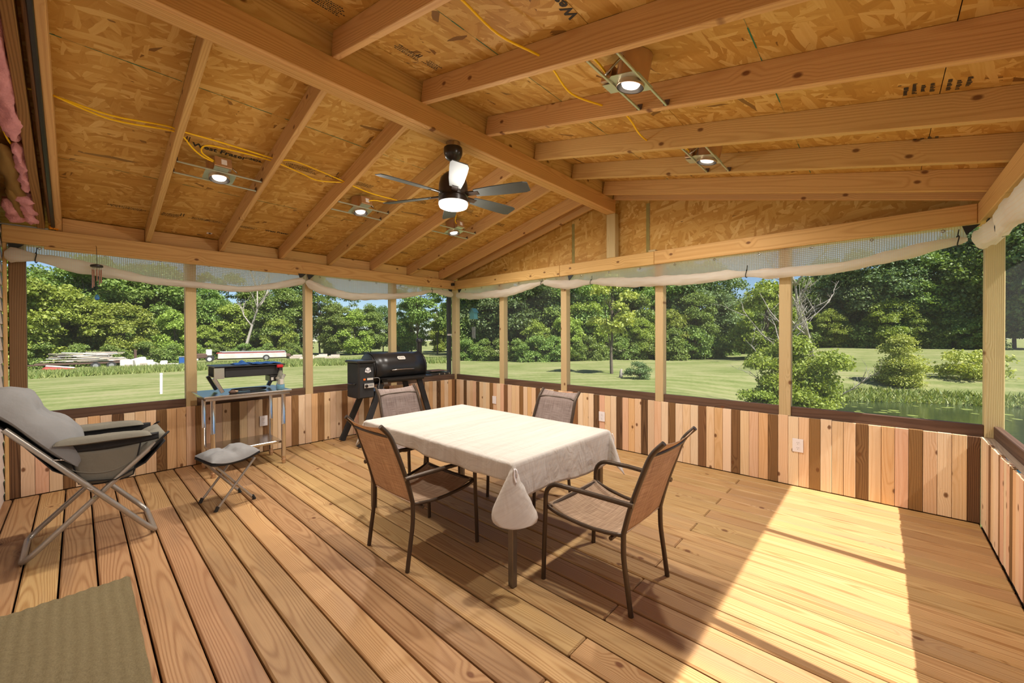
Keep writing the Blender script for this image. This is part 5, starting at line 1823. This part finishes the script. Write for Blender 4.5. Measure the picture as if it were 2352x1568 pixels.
for (x_, y0_, h_) in ((1.50, 1.235, .07), (1.50, 1.25, .07), (.345, 1.38, .06), (.345, 1.36, .06), (1.62, 2.26, .05), (3.16, 2.05, .05), (3.16, 2.065, .05), (5.22, 3.30, .012), (4.25, 2.26, .1), (1.64, 3.28, .06)):
    sd_ = -1 if x_ < XR else 1
    up_v = Vector((1, 0, SL if sd_ < 0 else -SL)).normalized()
    p0 = on_osb(x_, y0_, sd_)
    b = MB(); b.add([p0, p0 + Vector((0, .006, 0)), p0 + Vector((0, .006, 0)) + up_v * h_, p0 + up_v * h_], [(0, 1, 2, 3)])
    b.build('print_bar', M['ink'], ceiling)
for (x_, sd_) in ((2.078, -1), (.912, -1), (3.63, 1), (4.757, 1)):
    b = MB()
    y_ = .58
    rr2 = random.Random(int(x_ * 100))
    while y_ < D + .05:
        w_ = rr2.uniform(.0012, .0032) if rr2.random() < .8 else .0005
        p0, p1 = on_osb(x_ - w_, y_, sd_), on_osb(x_ + w_, y_, sd_)
        y2 = y_ + .08
        p2, p3 = on_osb(x_ + w_, y2, sd_), on_osb(x_ - w_, y2, sd_)
        b.add([p0, p1, p2, p3], [(0, 1, 2, 3)])
        y_ = y2
    b.build('chalk_line', M['green'], ceiling)
lb = MB().obox((0, 0, 0), (.045, .033, .0015)).build('barcode_label', M['white'], ceiling, mtx=frame(on_osb(.075, 1.63, -1, .003), (0, 1, 0), (1, 0, SL)))
MB().obox((.002, 0, .0012), (.018, .022, .0006)).build('label_print', M['ink'], lb)

# ---- pink insulation and kraft paper at the house end
def lumpy(path, rad, n, seed, name, mt, parent, amp=.25, flat=(1, 1)):
    g_r = random.Random(seed)
    pp = smooth_path(path, 8)
    vs, fs5 = [], []
    ph = [g_r.uniform(0, 6.28) for _ in range(6)]
    for i, p in enumerate(pp):
        t = (pp[min(i + 1, len(pp) - 1)] - pp[max(i - 1, 0)]).normalized()
        a = Vector((0, 1, 0)); a = (a - t * a.dot(t)).normalized(); b_ = t.cross(a)
        env = min(1, i / 2.5, (len(pp) - 1 - i) / 2.5) ** .5 if 0 < i < len(pp) - 1 else .05
        for k in range(n):
            th = 2 * PI * k / n
            r_ = rad * env * (1 + amp * (math.sin(3 * th + i * .7 + ph[0]) * .5 + math.sin(5 * th - i * 1.1 + ph[1]) * .35 + math.sin(i * .9 + ph[2]) * .5) + g_r.uniform(-.1, .1))
            vs.append(p + a * (r_ * math.cos(th) * flat[0]) + b_ * (r_ * math.sin(th) * flat[1]))
    for i in range(len(pp) - 1):
        for k in range(n):
            fs5.append((i * n + k, i * n + (k + 1) % n, (i + 1) * n + (k + 1) % n, (i + 1) * n + k))
    b = MB(); b.add(vs, fs5)
    return b.build(name, mt, parent, smooth=True)
ins = thing('insulation_batt', 'long torn pink fibreglass batt with brown paper between the old rafters', 'insulation', (.9, .43, 2.4))
def ir(x, y, up=.03): return Vector((x, y, raf_z(x) + up)) - Vector((.9, .43, 2.4))
lumpy([ir(2.3, .43), ir(1.9, .445), ir(1.5, .45), ir(1.25, .45)], .055, 14, 1, 'pink_wool', M['pink'], ins, .35, (.8, 1))
lumpy([ir(1.2, .455), ir(.95, .46), ir(.75, .462), ir(.60, .465)], .035, 14, 2, 'pink_wool', M['pink'], ins, .35, (.8, 1))
lumpy([ir(1.15, .39), ir(.8, .40), ir(.5, .415), ir(.34, .42)], .045, 12, 3, 'kraft_paper', M['kraft'], ins, .25, (.9, .6))
ins2 = thing('insulation_tuft', 'short pink fibreglass tuft spilling onto the left beam end', 'insulation', (.2, .43, 2.3))
def ir2(x, y, up=.03): return Vector((x, y, raf_z(x) + up)) - Vector((.2, .43, 2.3))
lumpy([ir2(.52, .45), ir2(.36, .455), ir2(.20, .46), ir2(.06, .465)], .052, 14, 5, 'pink_wool', M['pink'], ins2, .35, (.9, 1))
lumpy([ir2(.40, .36), ir2(.22, .375), ir2(.06, .39)], .05, 14, 6, 'pink_wool', M['pink'], ins2, .35, (.9, 1))
lumpy([ir2(.60, .38, .02), ir2(.40, .395, .01), ir2(.12, .415, .01)], .03, 12, 7, 'kraft_paper', M['kraft'], ins2, .25, (.7, .7))
fo = lumpy([Vector((.03, .545, ZT + .02)), Vector((.03, .575, ZT + .025)), Vector((.03, .605, ZT + .02))], .018, 10, 8, 'foam_blob', M['orange'], None, .2)
tag(fo, 'small orange foam blob squeezed out on the left beam end', 'foam')
cb_ = MB().tube(smooth_path([(1.30, .40, 2.60), (1.24, .415, 2.545), (1.16, .43, 2.52), (1.10, .44, 2.55)], 5), .0055, 7).build('yellow_cable', M['yellow'], smooth=True)
tag(cb_, 'short yellow cable loop poking out of the pink insulation', 'cable')

# =================================================================== ROLLED TARPS
def lerp_tab(tab, u):
    if u <= tab[0][0]: return tab[0][1]
    for (a, va), (b_, vb) in zip(tab[:-1], tab[1:]):
        if u <= b_:
            t_ = (u - a) / (b_ - a)
            return va + (vb - va) * t_
    return tab[-1][1]
def tarp(label, axis, at, inward, bot, top, u0, u1, ties, clips, depth=.040):
    """rolled clear reinforced tarp along a beam; bot/top: tables of the roll's lower and upper edge"""
    r = thing('rolled_tarp', label, 'tarp')
    def P(u, off, z):
        return (at + inward * off, u, z) if axis == 'y' else (u, at + inward * off, z)
    NU = int((u1 - u0) / .03)
    def smo(tab, u):
        return sum(lerp_tab(tab, u + d) for d in (-.09, -.045, 0, .045, .09)) / 5
    def stripf(i, j):
        u = u0 + i * (u1 - u0)
        zc = (smo(bot, u) + smo(top, u)) / 2
        z = (ZB + .004) * (1 - j) + zc * j
        return P(u, .004 + .006 * math.sin(u * 9) * j, z)
    grid_obj('mesh_strip', stripf, NU, 4, M['strip'], r, lambda i, j: (u0 + i * (u1 - u0), j * .2))
    NK = 16
    ph = random.Random(label).uniform(0, 6)
    def rollf(i, j):
        u = u0 + i * (u1 - u0)
        zb_, zt_ = smo(bot, u), smo(top, u)
        hz_ = max(.012, (zt_ - zb_) / 2)
        pinch = 1.0
        for t_ in ties:
            pinch = min(pinch, .5 + .5 * min(1, abs(u - t_) / .16))
        e = min(1.0, .3 + (u - u0) / .05, .3 + (u1 - u) / .05)
        hz_ *= max(.55, pinch); dp = min(depth, hz_ * 1.1) * pinch
        th = 2 * PI * j
        wv = 1 + .10 * math.sin(3 * th + u * 11 + ph) + .07 * math.sin(5 * th - u * 23) + .05 * math.sin(2 * th + u * 41)
        zc = zb_ + (zt_ - zb_) / 2
        return P(u, .010 + dp + dp * math.cos(th) * wv * e, zc + hz_ * math.sin(th) * wv * e)
    grid_obj('roll', rollf, NU, NK, M['tarp'], r, lambda i, j: (u0 + i * (u1 - u0), j * .25))
    for t_ in ties:
        zb_, zt_ = smo(bot, t_), smo(top, t_)
        hz_ = max(.012, (zt_ - zb_) / 2) * .62
        dp = min(depth, hz_ * 1.1) * .55
        zc = (zb_ + zt_) / 2
        lp_ = [P(t_ + .004 * math.sin(2 * a), .010 + dp + (dp + .006) * math.cos(a), zc + (hz_ + .006) * math.sin(a)) for a in [2 * PI * k / 16 for k in range(16)]]
        c_ = MB().tube(lp_, .0035, 6, closed=True).build('tie_cord', M['cord'], r, smooth=True)
        MB().tube([P(t_, .012, zc + hz_), P(t_ + .006, .02, min(ZB, zc + hz_ + .05))], .003, 6).build('cord_end', M['cord'], c_, smooth=True)
    u = u0 + .18
    while u < u1 - .05:
        c = Vector(P(u, .012, ZB - .022))
        ax_ = Vector((0, 1, 0)) if axis == 'y' else Vector((1, 0, 0))
        MB().tube([c + ax_ * (.009 * math.cos(a)) + Vector((0, 0, .009 * math.sin(a))) for a in [2 * PI * k / 12 for k in range(12)]], .0028, 6, closed=True).build('grommet', M['nickel'], r, smooth=True)
        u += .38
    for (cu_, s_) in clips:
        ax_ = Vector((0, 1, 0)) if axis == 'y' else Vector((1, 0, 0))
        p0 = Vector(P(cu_, .020, ZB - .005))
        tri = [p0, p0 + ax_ * (.085 * s_), p0 + ax_ * (.02 * s_) + Vector((0, 0, -.065))]
        inw = Vector(P(0, .006, 0)) - Vector(P(0, 0, 0))
        MB().prism(tri, (0, 0, 0), inw).build('corner_patch', M['blackmat'], r)
    return r
tarp('rolled clear tarp sagging along the left beam from house wall to the third post', 'y', .0, 1,
     [(.30, 1.885), (.40, 1.89), (.474, 1.942), (.515, 1.901), (.80, 1.855), (1.14, 1.814), (1.41, 1.808), (1.906, 1.790), (2.19, 1.837), (2.541, 1.935)],
     [(.30, 2.045), (.40, 2.05), (.474, 2.015), (.60, 2.00), (.854, 1.955), (1.143, 1.880), (1.47, 1.868), (1.906, 1.848), (2.19, 1.905), (2.541, 2.03)], .315, 2.565, [.476], [(.33, 1), (2.50, 1)])
tarp('rolled clear tarp along the left beam between third post and far corner', 'y', .0, 1,
     [(2.56, 1.935), (2.68, 1.85), (3.063, 1.788), (3.427, 1.800), (3.974, 1.866), (4.44, 1.985), (4.62, 1.945), (4.88, 1.93)],
     [(2.56, 2.03), (2.787, 1.93), (3.122, 1.876), (3.76, 1.915), (4.2, 1.975), (4.44, 2.055), (4.62, 2.035), (4.88, 2.02)], 2.575, 4.83, [4.44], [(2.60, 1), (4.84, -1)])
tarp('short rolled clear tarp under the gable beam beside the far corner', 'x', D, -1,
     [(.05, 1.925), (.433, 1.880), (.85, 1.868), (1.315, 1.873), (1.866, 1.985)],
     [(.05, 2.02), (.585, 1.965), (1.316, 1.985), (1.866, 2.05)], .10, 1.875, [1.84], [(.11, 1)])
tarp('long rolled clear tarp under the gable beam reaching to the sun-side corner', 'x', D, -1,
     [(1.89, 1.985), (1.974, 1.955), (2.283, 1.878), (2.598, 1.920), (2.997, 1.856), (3.541, 1.824), (3.925, 1.821), (4.25, 1.835), (4.403, 1.809), (4.836, 1.802), (5.229, 1.851), (5.542, 1.926), (5.65, 1.90)],
     [(1.89, 2.05), (2.05, 2.03), (2.283, 1.995), (2.598, 1.995), (3.354, 1.933), (3.965, 1.915), (4.246, 1.925), (4.534, 1.888), (4.974, 1.893), (5.346, 1.965), (5.593, 2.025), (5.65, 2.03)], 1.89, 5.605, [2.60, 4.25, 5.56], [(2.26, 1), (5.58, 1)])
tarp('bulky rolled cream tarp along the sun-side beam', 'y', W + .028, -1,
     [(.32, 1.845), (1.2, 1.83), (2.4, 1.84), (3.4, 1.83), (3.825, 1.850), (4.30, 1.835), (4.72, 1.865), (4.86, 1.93)],
     [(.32, 2.00), (3.83, 2.01), (4.22, 2.0), (4.6, 1.99), (4.86, 2.02)], .32, 4.81, [1.6, 2.8, 4.25], [(4.80, -1)], depth=.042)

# =================================================================== WALL FITTINGS
def outlet(label, p, n, kind='duplex'):
    n = Vector(n)
    ax_ = Vector((-n.y, n.x, 0))
    r = thing('wall_outlet', label, 'outlet', group='white outlets on the planked half walls')
    r.matrix_basis = frame(Vector(p) + n * .004, ax_, (0, 0, 1))
    MB().obox((0, 0, .003), (.078, .115, .006), ch=.002).build('cover_plate', M['white'], r)
    if kind == 'duplex':
        for dz in (-.022, .022):
            rc_ = MB().lathe([(.0165, .005), (.0165, .0078)], (0, dz, 0), 18).build('receptacle', M['white'], r, smooth=True, auto=40)
            for dx_ in (-.006, .006):
                MB().obox((dx_, dz + .004, .0079), (.0022, .008, .0006)).build('slot', M['slot'], rc_)
            MB().obox((0, dz - .008, .0079), (.004, .004, .0006)).build('slot', M['slot'], rc_)
    else:
        MB().obox((0, 0, .007), (.03, .06, .004), ch=.001).build('rocker', M['white'], r)
    return r
outlet('white double outlet on the left half wall behind the steel table', (0, 2.127, .353), (1, 0, 0))
outlet('white wall plate on the gable half wall nearest the far corner', (.921, D, .354), (0, -1, 0), 'rocker')
outlet('white double outlet on the gable half wall behind the cloth-covered table', (2.732, D, .349), (0, -1, 0))
outlet('white double outlet on the gable half wall beside the sunlit floor', (4.640, D, .355), (0, -1, 0))
bx = thing('sensor_box', 'small black sensor box fixed to the left beam at the far corner', 'sensor', (.0225, 4.835, 2.145))
MB().obox((.024, 0, 0), (.046, .05, .044), ch=.006).build('case', M['black'], bx)
MB().tube(smooth_path([(.03, .02, .02), (.03, .035, .05), (.012, .045, .065)], 3), .003, 6).build('lead', M['cord'], bx, smooth=True)

# ---- wind chimes
wc = thing('wind_chime', 'small wind chime with black disc, copper tubes and blue glass drop', 'wind chime', (.142, .821, 0))
MB().tube([(-.120, 0, 2.12), (-.03, 0, 2.10), (0, 0, 2.07)], .003, 6).build('hook', M['nickel'], wc, smooth=True)
MB().tube([(0, 0, 2.075), (0, 0, 1.93)], .0018, 5).build('string', M['cord'], wc)
MB().lathe([(.004, 1.945), (.038, 1.935), (.042, 1.925), (.038, 1.917), (.004, 1.915)], (0, 0, 0), 20).build('top_disc', M['seadisc'], wc, smooth=True, auto=50)
for k in range(5):
    a = 2 * PI * k / 5
    L_ = .10 + .015 * k
    tb = MB().lathe([(.0045, 1.895), (.0045, 1.895 - L_)], (.028 * math.cos(a), .028 * math.sin(a), 0), 8).build('chime_tube', M['ctube'], wc, smooth=True, auto=40)
    MB().tube([(.028 * math.cos(a), .028 * math.sin(a), 1.918), (.028 * math.cos(a), .028 * math.sin(a), 1.893)], .001, 4).build('string', M['cord'], tb)
MB().tube([(0, 0, 1.916), (0, 0, 1.665)], .001, 4).build('string', M['cord'], wc)
MB().lathe([(.002, 1.682), (.010, 1.672), (.017, 1.652), (.014, 1.636), (.002, 1.628)], (0, 0, 0), 14).build('glass_drop', M['bglass'], wc, smooth=True)

bc = thing('birdhouse_chime', 'pale teal birdhouse wind chime hanging outside by the far corner post', 'wind chime', (.126, 5.213, 0))
MB().tube([(0, 0, raf_z(.126) + .142), (0, 0, 1.755)], .002, 5).build('hanging_wire', M['cord'], bc)
MB().prism([(-.055, -.04, 1.60), (.055, -.04, 1.60), (.055, -.04, 1.69), (0, -.04, 1.755), (-.055, -.04, 1.69)], (0, 0, 0), (0, .08, 0)).build('house', M['teal'], bc)
for s_ in (-1, 1):
    MB().obox((s_ * .036, 0, 1.735), (.10, .105, .008), rotm('Y', 49 * s_), ch=.002).build('roof_panel', M['teal'], bc)
MB().obox((0, 0, 1.595), (.13, .10, .010), ch=.002).build('floor_panel', M['teal'], bc)
for k in range(4):
    xk = -.036 + .024 * k
    tb = MB().lathe([(.006, 1.46), (.006, 1.28 - .02 * (k % 2))], (xk, 0, 0), 8).build('chime_tube', M['grey'], bc, smooth=True, auto=40)
    MB().tube([(xk, 0, 1.592), (xk, 0, 1.458)], .001, 4).build('string', M['cord'], tb)
dsn = thing('downspout', 'dark square downspout outside the far corner post', 'downspout', (-.20, 4.945, 0))
MB().obox((0, 0, .85), (.055, .065, 2.55), ch=.006).build('pipe', M['blackmat'], dsn)
MB().obox((.02, .0, 1.33), (.02, .09, .03), ch=.003).build('strap', M['whitep'], dsn)
MB().obox((.03, 0, -.47), (.12, .065, .06), rotm('Y', 20), ch=.006).build('outlet_elbow', M['blackmat'], dsn)

# =================================================================== YARD THINGS
sp = spot(369, 21.5)
mk = thing('marker_post', 'thin white marker post standing on the open lawn', 'post', sp)
MB().lathe([(.045, -.2), (.045, .78), (.04, .80)], (0, 0, 0), 12, rot=rotm('Y', 5)).build('pipe', M['white'], mk, smooth=True, auto=40)
MB().lathe([(.05, .76), (.05, .83), (.03, .845)], (.068, 0, 0), 12).build('cap', M['white'], mk, smooth=True, auto=40)

def axes_at(px, dist):
    p = spot(px, dist)
    v = dirpx(px)
    return p, Vector((-v.y, v.x, 0)) * -1.0, Vector((v.x, v.y, 0))
def wheel(parent, x, y, r, wdt, hub):
    o = MB().lathe([(r * .62, -wdt / 2), (r, -wdt / 2 + .03), (r, wdt / 2 - .03), (r * .62, wdt / 2)], (x, y, r), 18, rot=rotm('X', 90)).build('wheel', M['tire'], parent, smooth=True, auto=40)
    MB().lathe([(r * .55, -wdt / 2 - .01), (r * .55, wdt / 2 + .01)], (x, y, r), 14, rot=rotm('X', 90)).build('hub', hub, o, smooth=True, auto=40)
# old white flatbed truck
p, rt, fw = axes_at(566, 50)
ang = math.atan2(rt.y, rt.x)
tk = thing('old_truck', 'long rusty white flatbed truck loaded with red and silver poles by the woods', 'truck', p, ang)
tk.scale = (.66, .66, .66)
MB().obox((.9, 0, .85), (9.0, 2.2, .75), ch=.05).build('side_body', M['dirtywhite'], tk)
MB().obox((.9, 0, .40), (9.4, .9, .2), ch=.03).build('chassis', M['rust'], tk)
for (xw, hb) in ((-4.6, M['whitep']), (2.6, M['grey'])):
    for yw in (-1.05, 1.05):
        wheel(tk, xw, yw, .48, .3, hb)
MB().obox((-5.5, 0, .95), (1.4, 1.4, .7), ch=.1).build('engine', M['rust'], tk)
MB().obox((-4.7, -.3, 1.45), (.7, .8, .9), ch=.06).build('cab_seat', M['whitep'], tk)
MB().obox((-6.1, 0, .45), (.3, 2.0, .25), ch=.03).build('bumper', M['whitep'], tk)
for k in range(9):
    yk = -.95 + .24 * k
    MB().obox((.9 + .2 * ((k * 5) % 3 - 1), yk, 1.32 + .07 * (k % 3)), (9.0 - .5 * (k % 3), .10, .10), ch=.02).build('pole', [M['redp'], M['grey'], M['whitep']][k % 3], tk)
for k in range(3):
    MB().obox((.9, -.9 + .5 * k, 1.52), (8.6, .12, .10), ch=.02).build('pole', M['grey'], tk)
MB().obox((5.7, 0, .75), (.7, 1.8, .5), ch=.1).build('tail_scrap', M['rust'], tk)
# lumber trailer and debris
p, rt, fw = axes_at(205, 46)
ang = math.atan2(rt.y, rt.x)
tl = thing('lumber_trailer', 'flat trailer heaped with old boards at the left woods edge', 'trailer', p, ang)
tl.scale = (.80, .80, .80)
MB().obox((0, 0, .62), (7.0, 2.0, .16), ch=.03).build('deck', M['rust'], tl)
for xw in (.4, 1.5):
    for yw in (-1.0, 1.0):
        wheel(tl, xw, yw, .36, .25, M['grey'])
MB().obox((-4.2, 0, .55), (1.6, .2, .12), ch=.02).build('drawbar', M['rust'], tl)
rk = random.Random(5)
for k in range(26):
    MB().obox((rk.uniform(-1.2, 1.2), rk.uniform(-.8, .8), .78 + .035 * k), (rk.uniform(2.5, 5.2) * (1 - k * .016), .2, .05), Matrix.Rotation(rk.uniform(-.14, .14), 3, 'Z') @ Matrix.Rotation(rk.uniform(-.05, .05), 3, 'Y'), ch=.008).build('plank', M['weath'] if k % 3 else M['whitep'], tl)
MB().obox((3.3, .8, 1.2), (.12, .12, 1.3), ch=.02).build('stake', M['rust'], tl)
MB().obox((3.3, -.8, 1.2), (.12, .12, 1.3), ch=.02).build('stake', M['rust'], tl)
p, rt, fw = axes_at(138, 42.5)
rs_ = thing('red_mower_deck', 'low red metal sheet lying in the grass before the lumber trailer', 'scrap', p, math.atan2(rt.y, rt.x))
MB().obox((0, 0, .22), (1.7, .8, .36), Matrix.Rotation(.1, 3, 'Y'), ch=.15).build('shell', M['redp'], rs_)
MB().obox((0, 0, .42), (1.4, .6, .10), Matrix.Rotation(.15, 3, 'Y'), ch=.05).build('top', M['whitep'], rs_)
for k, (px_, dd, sx_, sz_) in enumerate([(290, 44.5, .75, .75), (305, 47.5, .9, .6), (320, 45, .85, .85), (339, 48.5, .7, .5), (352, 45, 1.0, .4), (375, 47, 1.3, .3), (398, 45, 1.2, .25)]):
    p, rt, fw = axes_at(px_, dd)
    lab = ['tall white broken panel stacked beside the lumber trailer', 'wide slumped white panel in the debris heap', 'tallest white block in the debris heap', 'small tilted white block at the end of the debris heap', 'low pale scrap sheet beyond the debris heap', 'flat pale scrap board lying in the grass before the woods', 'flattest scrap board, closest to the second post'][k]
    dbz = thing('debris_panel', lab, 'debris', p, math.atan2(rt.y, rt.x) + .3 * k, 'white building debris')
    MB().obox((0, 0, sz_ * .45), (sx_, .5, sz_), Matrix.Rotation(.25 * math.sin(k * 2.1), 3, 'Y'), ch=.06).build('panel', M['whitep'], dbz)
    MB().obox((.1, -.3, sz_ * .3), (sx_ * .6, .2, sz_ * .35), Matrix.Rotation(-.3, 3, 'Z'), ch=.04).build('broken_board', M['weath'], dbz)
p, rt, fw = axes_at(420, 43.5)
bt = thing('blue_tote', 'small blue tote standing at the woods edge beside the second post', 'tote', p, math.atan2(rt.y, rt.x))
MB().obox((0, 0, .4), (.55, .5, .8), ch=.05).build('tank', M['bluerag'], bt)
MB().obox((0, 0, .82), (.6, .55, .06), ch=.02).build('lid', M['grey'], bt)
for k, (px_, dd) in enumerate([(676, 51), (703, 48), (735, 51), (763, 48)]):
    p, rt, fw = axes_at(px_, dd)
    lab = ['pale board heap just behind the truck tail', 'thin pale boards lying between truck and third post', 'low pale board stack left of the grill hopper', 'last pale board stack on the bare earth strip'][k]
    dbz = thing('board_stack', lab, 'boards', p, math.atan2(rt.y, rt.x), 'pale boards on the bare earth')
    for j in range(4):
        MB().obox((.1 * j, .2 * j - .3, .12 + .1 * j), (1.5 - .2 * j, .3, .09), Matrix.Rotation(.05 * j - .08, 3, 'Z'), ch=.01).build('board', M['weath'], dbz)
sl_ = spot(1425, 22.3)
lg = thing('bleached_log', 'short bleached stump standing beside the small round shrub', 'stump', sl_)
MB().tube([(0, 0, -.05), (.03, .02, .18), (.0, .05, .33), (.05, .04, .46)], [.11, .09, .07, .04], 8).build('trunk', M['deadwood'], lg, smooth=True)
MB().tube([(.0, .02, .15), (.2, .05, .26)], [.05, .03], 6).build('branch_stub', M['deadwood'], lg, smooth=True)
